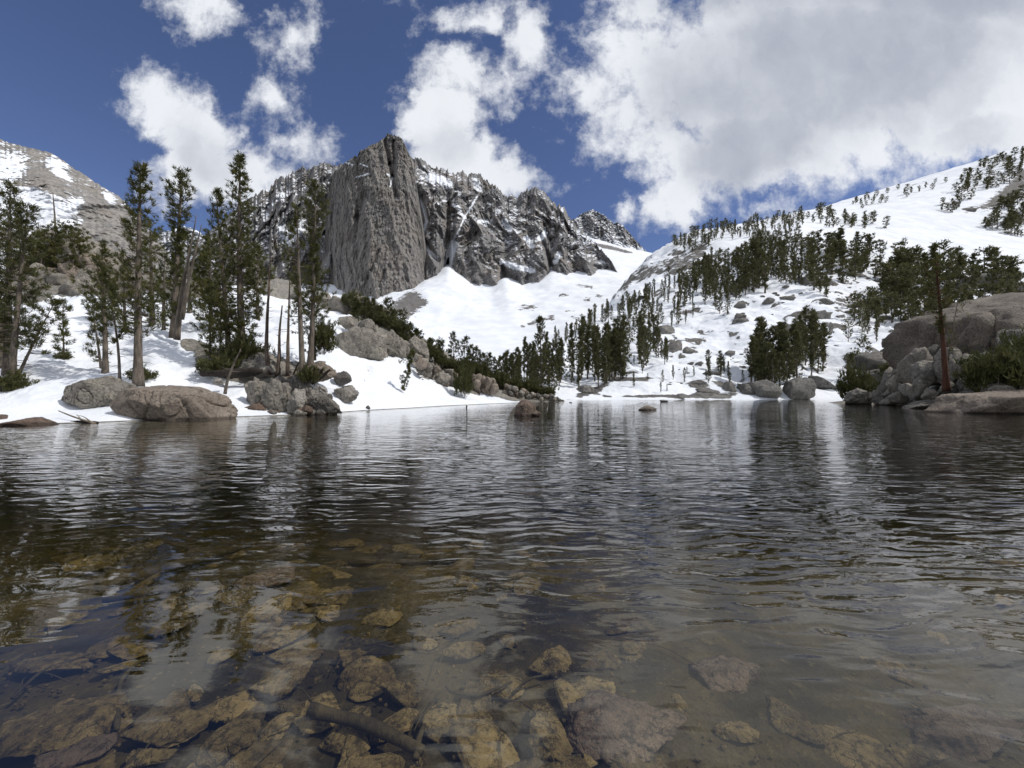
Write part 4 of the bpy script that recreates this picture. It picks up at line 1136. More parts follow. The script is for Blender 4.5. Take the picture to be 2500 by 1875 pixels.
for (x0, y0, x1, y1, Y, mt, lb) in [(2366, 765, 2452, 880, 36, 'granite_shore', 'grey block leaning against the face of the huge slab'), (2440, 742, 2560, 860, 35, 'granite_shore', 'tan split block in front of the huge slab'), (2400, 850, 2500, 925, 32.5, 'granite_dark', 'dark low block between the slab and the bush'), (2190, 872, 2236, 925, 44, 'granite', 'grey boulder at the upper end of the shore pile'), (2160, 895, 2200, 940, 47, 'granite_pale', 'pale boulder low in the upper shore pile'), (2268, 838, 2310, 885, 39.5, 'granite_dark', 'dark block above the tall leaning boulder'),
                                    (2215, 935, 2262, 972, 38, 'granite_pale', 'pale stone in front of the tall leaning boulder'), (2262, 945, 2300, 978, 35.5, 'granite', 'grey stone between the slanting boulder and the root'), (2420, 935, 2500, 975, 28.5, 'granite', 'grey sloping rock under the yellow-green bush'),
                                    (2180, 955, 2220, 985, 42, 'granite', 'grey stone at the waterline of the upper shore pile'), (2350, 950, 2400, 985, 30.2, 'granite_dark', 'dark stone at the corner of the overhanging slab')]:
    rock_box('boulder', x0, y0, x1, y1, Y, mt, lb, depth=.8, sink=.2, sharp=15, rough=.05, crag=.06, level=4, group='boulders of the rocky shore')
rock_box('rock_slab', 2360, 950, 2640, 1022, 25.2, 'granite_warm', 'long dark flat slab overhanging the water at the picture edge', seed=131, depth=.5, sink=.1, sharp=16, level=5, cat='rock slab',
         planes=[(-.16, -.1, 1, .74), (-1, -.2, .35, .95), (0, -1, -.25, .72), (0, 1, 0, .9), (1, 0, 0, 1), (0, 0, -1, .8), (-.5, -.8, -.5, .8)])
rock_box('rock_slab', 2210, 975, 2346, 1002, 34.5, 'granite_dark', 'low flat dark slab lying at the waterline of the shore pile', seed=135, depth=.5, sink=.4, sharp=14, cat='rock slab', level=5)
rs = random.Random(77)
for i in range(46):
    f = rs.random()
    px = 2140 + f * 260
    py = 958 + rs.uniform(-10, 24) + f * 6
    w_ = rs.uniform(12, 34)
    rock_box('boulder', px - w_ / 2, py - w_ * .3, px + w_ / 2, py + w_ * .3, 46 - f * 15.5 - max(0, py - 970) * .08 + 1.5, rs.choice(['granite', 'granite_pale', 'granite_dark']), 'small angular rock in the rubble strip along the rocky shore', group='shore rubble below the big boulders', depth=.9, sink=.4, crag=.08, level=3)
for i, (x0, y0, x1, y1) in enumerate([(2130, 852, 2210, 890), (2190, 838, 2290, 872), (2150, 880, 2250, 905), (2230, 868, 2330, 900), (2140, 898, 2220, 935), (2250, 812, 2330, 850), (2180, 818, 2240, 838)]):
    rock_box('rock_slab', x0, y0, x1, y1, 66 + i % 3 * 2 + (900 - y1) * .12, 'granite_dark', 'dark layered rock ledge with snow strips above the shore boulders', group='layered ledges above the shore', depth=1.2, sink=.5, sharp=12, crag=.08, level=4, cat='rock slab')

# rocks on the hillside
hr = [(1854, 925, 1916, 976, 95, 'dark blocky boulder under the shore clump of pines'), (1924, 917, 1993, 972, 95, 'large dark rounded boulder beside the shore clump of pines'), (1812, 935, 1858, 962, 98, 'low dark rock left in the shade of the shore clump'),
      (1782, 892, 1828, 918, 118, 'tan ledge rock above the boulder of the shore clump'), (1604, 788, 1660, 820, 190, 'dark angular outcrop under the midslope pines'), (1620, 826, 1668, 874, 165, 'curved grey outcrop with a snow cap'),
      (1655, 846, 1722, 872, 165, 'long low arm of the snow-capped outcrop'), (1786, 776, 1806, 796, 195, 'single round boulder on the open snow'), (1796, 762, 1822, 783, 198, 'flat-topped boulder just above the single round one'),
      (1868, 725, 1894, 740, 235, 'oval rock on the upper open snow'), (1887, 741, 1912, 753, 225, 'small flat rock below the oval one'), (1898, 722, 1934, 736, 240, 'jagged low rock beside the oval one'),
      (1892, 758, 1932, 786, 205, 'dark block at the shoulder of the great dome'), (1930, 752, 2030, 800, 185, 'great smooth rock dome behind the shore clump'), (1884, 784, 1990, 830, 175, 'lower shoulder of the great rock dome'),
      (1946, 672, 2000, 703, 270, 'dark outcrop on the upper slope with snow on top'), (1985, 676, 2048, 703, 265, 'brown block beside the snow-topped outcrop'), (2065, 690, 2082, 703, 270, 'small dark rock among the upper trees'),
      (1985, 728, 2035, 748, 220, 'dark ledge above the great rock dome'), (1990, 915, 2045, 942, 102, 'dark flat rock beside the snowy inlet'), (2350, 660, 2470, 700, 255, 'dark cliff band under the dense upper forest'),
      (2300, 690, 2400, 740, 235, 'grey sloping rock band above the pale slab'), (2420, 690, 2560, 735, 235, 'dark sloping rock band at the picture edge'), (1764, 930, 1800, 972, 100, 'arched dark rock at the snowy far shore'),
      (1700, 945, 1765, 966, 100, 'low brown ledge along the far shore'), (1640, 960, 1710, 976, 96, 'dark undercut rock at the far waterline'), (1400, 940, 1450, 966, 100, 'sloping brown rock under the lakeside pine clump'),
      (1520, 905, 1600, 922, 118, 'thin tan ledge across the snowy bench'), (2470, 400, 2560, 470, 700, 'dark cliff high on the upper snow slope'), (2330, 500, 2400, 522, 600, 'dark slab on the upper snow slope')]
for i, (x0, y0, x1, y1, Y, lb) in enumerate(hr):
    rock_box('boulder', x0, y0, x1, y1, Y, 'granite_far', lb, group='rocks on the far hillside', depth=1.1, sink=.5, sharp=10, crag=.06, level=4)
rs = random.Random(5)
ms_ = [rock_mesh(900 + i, (2, 1.8, 1.2), level=2, crag=.1) for i in range(6)]
for me in ms_:
    me.materials.append(M['granite_far'])
for i in range(95):
    px, py = rs.choice([(rs.uniform(1850, 2320), rs.uniform(690, 900)), (rs.uniform(1780, 2000), rs.uniform(715, 800)), (rs.uniform(1560, 1850), rs.uniform(790, 900)), (rs.uniform(2040, 2160), rs.uniform(720, 790)), (rs.uniform(1620, 2100), rs.uniform(870, 960))])
    g = on_loft(Ga, px, py)
    if g is None: continue
    s_ = (.45 + rs.random() ** 3 * 2.2) * (g[1] / 150)
    o = obj('stone', rs.choice(ms_), loc=(g[0], g[1], g[2] + .1 * s_), label='small dark rock poking through the snow of the far hillside', cat='stone', group='small rocks on the far hillside')
    o.scale = (s_, s_, s_ * .8)
    o.rotation_euler[2] = rs.uniform(0, 6)

# ------------------------------------------------------------------ stones and wood under the water
def bed_z(y):
    return max(-4.5, -0.30 - 0.05 * max(0, y - 1) - 0.16 * min(14, max(0, y - 3.2)) + 0.21 * min(8, max(0, .6 - y)))


def bed_at(px, py):
    y = 2.0
    for _ in range(20):
        y = (H - bed_z(y)) * F / (py - HZ)
    return (px - 1250) / F * y, y, bed_z(y)


bedst = [(120, 1790, 300, 150, 25, 'stone_bed', 'largest olive brown submerged slab in the bottom corner'), (190, 1850, 170, 90, 10, 'stone_pink', 'pinkish submerged slab overlapping the olive slab'),
         (405, 1790, 185, 85, 15, 'stone_bed', 'wedge-shaped sunken stone near the bottom edge'), (360, 1860, 120, 60, 0, 'stone_bed', 'pale rounded sunken stone at the bottom edge'), (578, 1800, 130, 170, 80, 'stone_bed', 'upright-lying speckled sunken stone'),
         (688, 1672, 120, 100, 50, 'stone_bed', 'lichen-yellow pointed sunken stone'), (716, 1732, 120, 42, 0, 'stone_bed', 'thin flat sunken stone under the yellow pointed one'), (655, 1425, 150, 66, -12, 'stone_pink', 'orange-brown stone with a dark undercut breaking the calm water'),
         (730, 1468, 90, 50, 10, 'stone_bed', 'square sunken stone beside the orange-brown one'), (1340, 1620, 112, 70, 0, 'stone_bed', 'grey-green heart-shaped sunken stone'), (1465, 1618, 110, 38, 10, 'stone_bed', 'flat triangular sunken stone'),
         (1553, 1586, 84, 44, 0, 'stone_bed', 'small brown sunken stone with a straight edge'), (1530, 1800, 330, 190, -25, 'stone_pink', 'large pink-brown pyramid slab under the water'), (1337, 1800, 110, 150, 60, 'stone_bed', 'tilted yellow-specked sunken stone beside the pink slab'),
         (852, 1614, 74, 42, 0, 'stone_bed', 'small speckled sunken stone'), (886, 1862, 40, 36, 0, 'stone_bed', 'little pale sunken stone by the sunken log'), (1780, 1660, 170, 100, -10, 'stone_pink', 'hazy pinkish sunken stone'),
         (1925, 1775, 98, 135, 80, 'stone_bed', 'tall yellow-brown sunken stone'), (2345, 1790, 320, 120, -22, 'stone_pink', 'broad reddish sunken slab near the picture corner'), (1800, 1793, 110, 50, -20, 'stone_bed', 'narrow speckled sunken stone'),
         (1665, 1730, 30, 60, 60, 'stone_bed', 'small upright shard under the water'), (2240, 1850, 150, 60, -30, 'stone_bed', 'streaky submerged stone at the bottom edge'), (120, 1630, 190, 60, 0, 'stone_bed', 'sunken stone in the blue reflection'),
         (980, 1700, 120, 60, -15, 'stone_bed', 'yellow-flecked sunken stone in mid-shallows'), (1100, 1540, 130, 40, -12, 'stone_bed', 'long dark sunken ridge stone'), (930, 1520, 110, 36, -8, 'stone_bed', 'flat olive sunken stone'),
         (1130, 1590, 110, 34, 15, 'stone_bed', 'low sunken stone beside the curved root'), (1540, 1540, 150, 40, -10, 'stone_bed', 'broad dim sunken stone under the dark blue reflection'), (800, 1470, 120, 34, 0, 'stone_bed', 'dim olive sunken stone')]
for i, (px, py, w_, h_, rz, mt, lb) in enumerate(bedst):
    x, y, z = bed_at(px, py)
    wm = w_ / F * y
    dm = h_ / (py - HZ) * y * 1.0
    th = min(0.20, 0.28 * min(wm, dm) + .02)
    me = rock_mesh(2000 + i, (wm, dm, th), level=5, sharp=30, nplanes=9, rough=.07, crag=.05)
    me.materials.append(M[mt])
    o = obj('stone', me, loc=(x, y, z + th * .25), label=lb, cat='stone')
    o.rotation_euler = (random.uniform(-.1, .1), random.uniform(-.1, .1), 0)
rs = random.Random(15)
sm_ = [rock_mesh(2200 + i, (1, rs.uniform(.55, .85), .34), level=4, sharp=26, nplanes=1, rough=.03, crag=-.02) for i in range(9)]
for k, me in enumerate(sm_):
    me.materials.append(M['stone_bed'])
for i in range(175):
    y = 1.15 + rs.random() ** 1.2 * 4.6
    x = rs.uniform(-1.45, 1.45) * y if rs.random() < .45 else rs.uniform(-1.2, .35) * y
    s_ = rs.uniform(.09, .34) * (1 + .10 * y)
    o = obj('stone', rs.choice(sm_), loc=(x, y, bed_z(y) - .02 * s_), label='speckled stone scattered on the lake bed among the larger slabs', cat='stone', group='smaller stones on the lake bed')
    o.scale = (s_, s_, s_ * rs.uniform(.45, .8))
    o.rotation_euler = (rs.uniform(-.25, .25), rs.uniform(-.25, .25), rs.uniform(0, 6))
# pebbles nobody could count
rs2 = np.random.RandomState(4)
n0, f0 = ico(1)
K = 3000
yy = 0.9 + rs2.rand(K) ** 1.2 * 6
xx = rs2.uniform(-1.5, 1.5, K) * yy
ss_ = rs2.uniform(.005, .016, K)
zz = np.array([bed_z(v) for v in yy])
Vp = n0[None] * (ss_[:, None, None] * rs2.uniform(.6, 1.2, (K, 1, 3))) + np.stack([xx, yy, zz], -1)[:, None]
Fp = (f0[None] + (np.arange(K) * len(n0))[:, None, None]).reshape(-1, 3)
me = mesh_np('gravel', Vp.reshape(-1, 3), Fp, M['stone_bed'], smooth=False)
obj('gravel', me, label='fine gravel scattered over the lake bed', kind='stuff')


def tube(pts, rad, sides=7, seed=0, knob=0.12):
    pts = np.array(pts, float)
    rad = np.array(rad, float)
    k = max(6, len(pts) * 4)
    tt_ = np.linspace(0, len(pts) - 1, k)
    pp = np.stack([np.interp(tt_, range(len(pts)), pts[:, i]) for i in range(3)], -1)
    rr = np.interp(tt_, range(len(pts)), rad)
    pp = np.concatenate([pp[:1], smooth_axis(pp, 2, 0)[1:-1], pp[-1:]], 0)
    d = np.gradient(pp, axis=0)
    d /= np.linalg.norm(d, axis=1, keepdims=True) + 1e-9
    ref = np.where(np.abs(d[:, 2:3]) > .8, [[1., 0, 0]], [[0., 0, 1.]])
    a = np.cross(d, ref); a /= np.linalg.norm(a, axis=1, keepdims=True)
    b_ = np.cross(d, a)
    an = np.linspace(0, 2 * math.pi, sides, endpoint=False)
    ring = a[:, None] * np.cos(an)[None, :, None] + b_[:, None] * np.sin(an)[None, :, None]
    V = pp[:, None] + ring * rr[:, None, None]
    V = V + ring * (gnoise(V * 5 + seed, seed)[..., None] * knob * rr[:, None, None])
    idx = np.arange(k * sides).reshape(k, sides)
    nx = np.roll(idx, -1, 1)
    Fq = np.stack([idx[:-1], nx[:-1], nx[1:], idx[1:]], -1).reshape(-1, 4)
    V = V.reshape(-1, 3)
    V = np.concatenate([V, pp[-1:], pp[:1]], 0)
    top = len(V) - 2
    caps = np.array([[idx[-1][j], nx[-1][j], top, top] for j in range(sides)] + [[nx[0][j], idx[0][j], top + 1, top + 1] for j in range(sides)])
    return V, np.concatenate([Fq[:, [0, 1, 2]], Fq[:, [0, 2, 3]], caps[:, :3]], 0)


def join(parts):
    Vs, Fs, o = [], [], 0
    for V, Fc in parts:
        Vs.append(V); Fs.append(Fc + o); o += len(V)
    return np.concatenate(Vs, 0), np.concatenate(Fs, 0)


logs = [([(240, 1452, .05), (420, 1405, .06), (610, 1345, .05)], .05, 'long sunken log slanting towards the calm shallows'), ([(255, 1480, .04), (380, 1462, .05), (500, 1448, .03)], .035, 'shorter sunken log below the long one'),
        ([(760, 1762, .04), (900, 1800, .05), (1030, 1865, .04)], .03, 'waterlogged split log beside the small pale stone'), ([(1015, 1880, .04), (1022, 1840, .06), (1036, 1800, .05)], .014, 'short upright sunken stick crossing the split log'),
        ([(850, 1385, .03), (1000, 1382, .03), (1200, 1376, .03)], .03, 'thin sunken pole lying across the middle shallows'), ([(30, 1720, .03), (100, 1660, .05), (220, 1610, .03)], .008, 'thin curved sunken twig in the blue reflection'),
        ([(285, 1800, .03), (292, 1690, .06), (340, 1630, .04), (430, 1610, .03)], .010, 'forked sunken branch at the edge of the cloud reflection'), ([(1090, 1690, .03), (1100, 1715, .05), (1170, 1720, .04), (1250, 1680, .03)], .008, 'curved sunken root hooked on itself'),
        ([(890, 1585, .02), (960, 1572, .03), (1000, 1560, .02)], .006, 'small sunken twig by the speckled stone'), ([(1250, 1710, .03), (1290, 1680, .05), (1340, 1665, .04)], .007, 'bent sunken root near the heart-shaped stone')]
for i, (pts, r, lb) in enumerate(logs):
    q = []
    for (px, py, up) in pts:
        x, y, z = bed_at(px, py)
        q.append((x, y, z + up + r * .6))
    c = np.mean(q, 0)
    V, Fc = tube(np.array(q) - c, [r * 1.1] + [r] * (len(q) - 2) + [r * .7], 9, i, .25)
    me = mesh_np('log', V, Fc, M['wood_sunk'])
    obj('sunken_log' if r > .02 else 'sunken_branch', me, loc=tuple(c), label=lb, cat='log' if r > .02 else 'branch')
rs = random.Random(8)
for i in range(46):
    y = 1.2 + rs.random() * 3.2
    x = rs.uniform(-1.3, 1.3) * y
    a, L = rs.uniform(0, 3.14), rs.uniform(.08, .35)
    z = bed_z(y) + .03
    q = np.array([(-L / 2 * math.cos(a), -L / 2 * math.sin(a), 0), (rs.uniform(-.02, .02), rs.uniform(-.02, .02), .02), (L / 2 * math.cos(a), L / 2 * math.sin(a), 0)])
    V, Fc = tube(q, [.004, .0035, .002], 5, i)
    obj('sunken_twig', mesh_np('twig', V, Fc, M['wood_sunk']), loc=(x, y, z), label='thin brown twig lying on the lake bed', cat='twig', group='twigs on the lake bed')

# driftwood by the boulders, log on the bank
Yd = 17.6
parts = [tube([P(143, 1003, Yd), P(180, 1018, Yd - .2), P(232, 1034, Yd - .5)], [.02, .035, .055], 7, 1),
         tube([P(200, 1026, Yd - .3), P(190, 1014, Yd - .2), P(186, 1012, Yd - .1)], [.025, .018, .008], 6, 2), tube([P(224, 1031, Yd - .45), P(206, 1018, Yd - .6), P(193, 1014, Yd - .6)], [.035, .02, .01], 6, 3)]
V, Fc = join(parts)
c = P(200, 1034, Yd)
obj('driftwood', mesh_np('driftwood', V - c, Fc, M['wood_pale']), loc=tuple(c), label='bleached forked driftwood branch resting at the water edge', cat='driftwood')
V, Fc = tube([P(158, 1033, 17.4), P(200, 1030, 17.4), P(238, 1032, 17.2)], [.07, .09, .06], 8, 6, .3)
obj('log', mesh_np('log', V - P(200, 1033, 17.4), Fc, M['wood_black']), loc=tuple(P(200, 1033, 17.4)), label='short black wet log under the driftwood branch', cat='log')
V, Fc = tube([P(492, 912, 25.6), P(560, 910, 25.7), P(618, 908, 25.8), P(640, 906, 26)], [.20, .27, .30, .16], 10, 8, .35)
c = P(560, 915, 25.6)
obj('log', mesh_np('log', V - c, Fc, M['wood_black']), loc=tuple(c), label='charred black log lying across the snow beside the point', cat='log')
V, Fc = join([tube([P(760, 935, 27.5), P(785, 920, 27.6), P(806, 902, 27.8)], [.16, .13, .07], 8, 9, .3), tube([P(780, 922, 27.6), P(786, 905, 27.5), P(790, 897, 27.5)], [.12, .09, .03], 7, 10, .3), tube([P(740, 930, 27.5), P(765, 925, 27.6)], [.14, .1], 7, 10, .3)])
c = P(775, 930, 27.5)
obj('stump', mesh_np('stump', V - c, Fc, M['wood_black']), loc=tuple(c), label='broken dark stump with roots beside the wedge-shaped boulder', cat='stump')
V, Fc = tube([P(1138, 996, 36), P(1140, 992, 36), P(1139, 989, 36)], [.06, .08, .03], 6, 11)
obj('driftwood', mesh_np('driftwood', V - P(1139, 994, 36), Fc, M['wood_black']), loc=tuple(P(1139, 994, 36)), label='tiny dark stub of wood sticking up at the snowy waterline', cat='driftwood')


# ------------------------------------------------------------------ trees
def needle_tris(cent, dirs, rs, per, length, width, spread):
    """tufts of needles: per triangles around each tuft centre"""
    K = len(cent)
    c = np.repeat(cent, per, 0)
    d = np.repeat(dirs, per, 0) + rs.normal(size=(K * per, 3)) * spread
    d /= np.linalg.norm(d, axis=1, keepdims=True) + 1e-9
    side = np.cross(d, rs.normal(size=(K * per, 3)))
    side /= np.linalg.norm(side, axis=1, keepdims=True) + 1e-9
    L = length * rs.uniform(.65, 1.25, (K * per, 1))
    W = width * rs.uniform(.7, 1.3, (K * per, 1))
    base = c + rs.normal(size=c.shape) * length * .22
    a = base - side * W
    b_ = base + side * W
    tip = base + d * L
    V = np.stack([a, b_, tip], 1).reshape(-1, 3)
    Fc = np.arange(len(V)).reshape(-1, 3)
    tint = np.repeat(rs.rand(K), per * 3) * .75 + np.repeat(rs.rand(K * per), 3) * .25
    return V, Fc, tint


def pine_parts(seed, h, rad, base=0.2, nb=80, tuft=0.30, per=20, nlen=.25, nwid=.021, tr=0.16, lean=(0, 0), crook=.15, profile='spire', dead=10, sub=True, sides=8, one_side=0, sparse=1.0, tuft_step=None, upturn=.35):
    rs = np.random.RandomState(seed)
    ts = np.linspace(0, 1, 9)
    ang = rs.uniform(0, 6.28)
    bend = np.stack([np.sin(ts * 3.0 + ang) - math.sin(ang), np.cos(ts * 2.6 + ang) - math.cos(ang)], -1) * crook * h * .05
    ax = np.stack([lean[0] * ts + bend[:, 0], lean[1] * ts + bend[:, 1], ts * h], -1)
    rr = tr * (1 - ts) ** .8 + .012 * h / 10
    rr[0] *= 1.35
    tv = [tube(ax, rr, sides, seed, .06)]
    ax_at = lambda s: np.array([np.interp(s, ts, ax[:, i]) for i in range(3)])
    cents, dirs = [], []
    step = tuft_step or tuft * .7
    for i in range(nb):
        s = base + (1 - base) * ((i + rs.rand()) / nb) ** .92
        u_ = (s - base) / (1 - base)
        if profile == 'spire':
            R = rad * (min(1, u_ * 5 + .35)) * (1 - u_) ** .62 + .10 * rad
        elif profile == 'column':
            R = rad * (.62 + .38 * math.sin(u_ * 7 + seed)) * min(1, (1 - u_) * 3.2 + .28) * min(1, u_ * 4 + .3)
        elif profile == 'round':
            R = rad * math.sqrt(max(0.02, 1 - (2 * u_ - 1) ** 2)) + .1 * rad
        elif profile == 'flag':
            R = rad * (.5 + .5 * math.sin(u_ * 9 + seed * 1.7)) * (1 - u_) ** .3 + .15 * rad
        R *= rs.uniform(.55, 1.18)
        az = rs.uniform(0, 6.28)
        if one_side:
            az = rs.normal(0 if one_side > 0 else math.pi, 1.2)
        up = -.22 + .75 * u_ + rs.normal() * .13
        o = ax_at(s)
        dxy = np.array([math.cos(az), math.sin(az), 0])
        L = R
        p1 = o + dxy * L * .55 + np.array([0, 0, up * L * .5])
        p2 = o + dxy * L + np.array([0, 0, up * L + upturn * L])
        br = max(.008, min(.045, tr * .22 * (1 - u_ * .6)))
        tv.append(tube([o, p1, p2], [br, br * .6, br * .25], 4, i, 0))
        k = max(2, int((L * .8) / step * sparse))
        for j in range(k):
            f = 1 - (j / k) * .82
            pt = o + (p1 - o) * min(1, f / .55) if f < .55 else p1 + (p2 - p1) * ((f - .55) / .45)
            lat = np.cross(dxy, [0, 0, 1]) * rs.normal() * L * .26 * (1.15 - f * .6)
            pt = pt + lat + np.array([0, 0, rs.normal() * tuft * .35])
            cents.append(pt)
            dd = dxy * .55 + lat * .6 / max(L, .1) + np.array([0, 0, .75]) + rs.normal(size=3) * .2
            dirs.append(dd / np.linalg.norm(dd))
    cents.append(ax_at(1.0)); dirs.append(np.array([0, 0, 1.]))
    for i in range(dead):
        s = rs.uniform(.06, base + .15)
        o = ax_at(s)
        az = rs.uniform(0, 6.28)
        L = rad * rs.uniform(.25, .7)
        tv.append(tube([o, o + np.array([math.cos(az) * L * .6, math.sin(az) * L * .6, -.05 * L]), o + np.array([math.cos(az) * L, math.sin(az) * L, -.25 * L])], [.018, .012, .004], 4, i, 0))
    tV, tF = join(tv)
    nV, nF, tint = needle_tris(np.array(cents), np.array(dirs), rs, per, nlen, nwid, .55)
    return (tV, tF), (nV, nF, tint)


def make_pine(name, seed, loc, h, rad, label, group=None, bark='bark', needles='needles', cat='pine tree', rotz=0, **kw):
    (tV, tF), (nV, nF, tint) = pine_parts(seed, h, rad, **kw)
    r = obj(name, None, loc=tuple(loc), label=label, cat=cat, group=group)
    r.rotation_euler[2] = rotz
    obj('trunk', mesh_np('pine_trunk', tV, tF, M[bark]), r)
    obj('crown', mesh_np('pine_crown', nV, nF, M[needles], {'tint': tint}, smooth=False), r)
    return r


def px_pine(px, pyb, pyt, Y, rpx, label, seed, top=None, **kw):
    """a pine with its foot and tip seen at the given rows, Y metres away"""
    b_ = P(px, pyb, Y)
    h = (pyb - pyt) / F * Y
    ln = ((top - px) / F * Y if top is not None else 0, 0)
    return make_pine('pine_tree', seed, b_, h, rpx / F * Y, label, lean=ln, **kw)


NB = 'pines of the near bank'
px_pine(338, 944, 404, 22.3, 50, 'tall open pine with a long straight bare trunk beside the long boulder', 101, group=NB, base=.22, nb=150, tr=.20, dead=26, profile='spire', sparse=.75, crook=.1)
px_pine(425, 828, 420, 33, 40, 'tall dark narrow pine behind the forked grey snag', 102, group=NB, base=.12, nb=170, tr=.26, dead=12, profile='column', top=436, tuft=.36, nlen=.3, nwid=.028)
px_pine(592, 886, 380, 29, 52, 'tallest thick-crowned dark pine of the bank', 103, group=NB, base=.07, nb=190, tr=.26, dead=6, profile='spire', top=586, per=18, tuft=.34, nlen=.28, nwid=.028)
px_pine(560, 886, 470, 28.3, 34, 'second trunk pine growing close against the tallest pine', 104, group=NB, base=.10, nb=120, tr=.18, dead=10, profile='spire', top=536, per=16, nlen=.28, nwid=.026)
px_pine(257, 915, 604, 24.5, 52, 'slim pine with a flat tuft top behind the domed boulder', 105, group=NB, base=.30, nb=55, tr=.14, dead=16, profile='column', sparse=.7)
px_pine(292, 944, 672, 22.8, 40, 'thin crooked pale-stemmed pine between the boulders', 106, group=NB, base=.38, nb=30, tr=.07, dead=12, profile='flag', sparse=.55, crook=.6, top=272)
px_pine(248, 905, 735, 25.5, 26, 'low bent pine sapling beside the slim pine', 107, group=NB, base=.05, nb=36, tr=.07, dead=2, profile='column', top=228, sparse=.5)
px_pine(156, 868, 738, 27.8, 22, 'small lone pine sapling in the open snow', 108, group=NB, base=.06, nb=40, tr=.05, dead=0, profile='column', sparse=.55)
px_pine(20, 925, 450, 23.5, 48, 'big olive pine at the picture edge', 109, group=NB, base=.16, nb=120, tr=.2, dead=24, profile='spire', top=12)
px_pine(4, 905, 420, 25.5, 36, 'dark pine behind the olive pine at the picture edge', 110, group=NB, base=.18, nb=85, tr=.2, dead=16, profile='column', top=-14)
px_pine(28, 935, 500, 22.2, 62, 'leaning bushy pine with an ochre green skirt', 111, group=NB, base=.18, nb=105, tr=.15, dead=20, profile='spire', top=56, needles='bush_green')
px_pine(42, 922, 735, 23.2, 40, 'strongly leaning bare-stemmed pine over the snow', 112, group=NB, base=.30, nb=32, tr=.08, dead=22, profile='flag', top=135, sparse=.6)
px_pine(-60, 930, 520, 22.5, 60, 'pine standing just beyond the picture edge', 113, group=NB, base=.15, nb=90, tr=.2, dead=10)
px_pine(372, 800, 540, 36, 50, 'olive pine between the bare-trunked pine and the narrow pine', 114, group=NB, base=.05, nb=100, tr=.2, dead=8, profile='column')
px_pine(463, 772, 570, 43, 38, 'small pine standing behind the forked snag', 115, group=NB, base=.08, nb=70, tr=.2, dead=8, profile='spire', tuft=.4, nlen=.34, nwid=.035)
px_pine(516, 812, 574, 37, 44, 'mid-sized olive pine left of the paired tall pines', 116, group=NB, base=.05, nb=100, tr=.18, dead=6, profile='spire', nlen=.32, nwid=.032)
px_pine(630, 790, 600, 44, 38, 'short brownish pine beside the tallest pine', 117, group=NB, base=.05, nb=70, tr=.2, dead=4, profile='column', nlen=.34, nwid=.035)
px_pine(512, 878, 690, 29.5, 40, 'young ragged pine at the foot of the paired pines', 118, group=NB, base=.03, nb=70, tr=.08, dead=4, profile='column', sparse=.8)
px_pine(536, 892, 740, 28.0, 34, 'low shrubby pine under the paired pines', 119, group=NB, base=.02, nb=60, tr=.07, dead=4, profile='round')
px_pine(740, 925, 508, 26.2, 44, 'live leaning pine with a thin tufted crown above the point', 120, group=NB, base=.36, nb=70, tr=.19, dead=14, profile='flag', top=716, sparse=.8, one_side=-1)
px_pine(757, 905, 452, 28.4, 33, 'slender pine with a narrow column crown above the point', 121, group=NB, base=.28, nb=190, tr=.19, dead=10, profile='column', top=778, per=16)
px_pine(768, 880, 660, 31, 44, 'bushy low pine behind the slender column pine', 122, group=NB, base=.04, nb=80, tr=.1, dead=4, profile='round', needles='bush_green')
px_pine(250, 800, 690, 38, 40, 'squat pine against the talus blocks', 123, group=NB, base=.05, nb=60, tr=.14, dead=4, profile='round')
px_pine(305, 830, 640, 34, 36, 'olive pine half hidden behind the bare-trunked pine', 124, group=NB, base=.05, nb=70, tr=.14, dead=12, profile='column')
px_pine(400, 820, 620, 34.5, 38, 'brownish pine at the foot of the narrow pine', 125, group=NB, base=.05, nb=60, tr=.14, dead=12, profile='column', needles='bush_green')
px_pine(984, 953, 858, 40, 13, 'small tilted pine alone on the open snow', 126, group=NB, base=.02, nb=50, tr=.06, dead=0, profile='column', top=1008, nlen=.22, nwid=.03)
px_pine(125, 650, 560, 60, 34, 'wind-bent pine on top of the crowning slab', 127, group=NB, base=.1, nb=60, tr=.2, dead=8, profile='round', one_side=1, nlen=.4, nwid=.05, tuft=.5)
px_pine(180, 700, 556, 58, 30, 'gnarled pine leaning out from the crowning slab', 128, group=NB, base=.1, nb=70, tr=.2, dead=8, profile='round', top=172, nlen=.4, nwid=.05, tuft=.5)
px_pine(100, 660, 605, 58, 44, 'spreading low pine on the face of the crowning slab', 129, group=NB, base=.05, nb=50, tr=.12, dead=2, profile='round', nlen=.4, nwid=.05, tuft=.5)
px_pine(2311, 955, 599, 32.5, 38, 'pine with a red-brown trunk leaning over the rocky shore', 130, group=None, base=.38, nb=70, tr=.19, dead=34, profile='column', top=2280, bark='bark_red', crook=.1, one_side=-1)
px_pine(2314, 880, 700, 33.0, 46, 'thin bare-limbed sapling crossing behind the red-brown trunk', 131, base=.1, nb=34, tr=.05, dead=30, profile='flag', top=2346, sparse=.35, per=8)


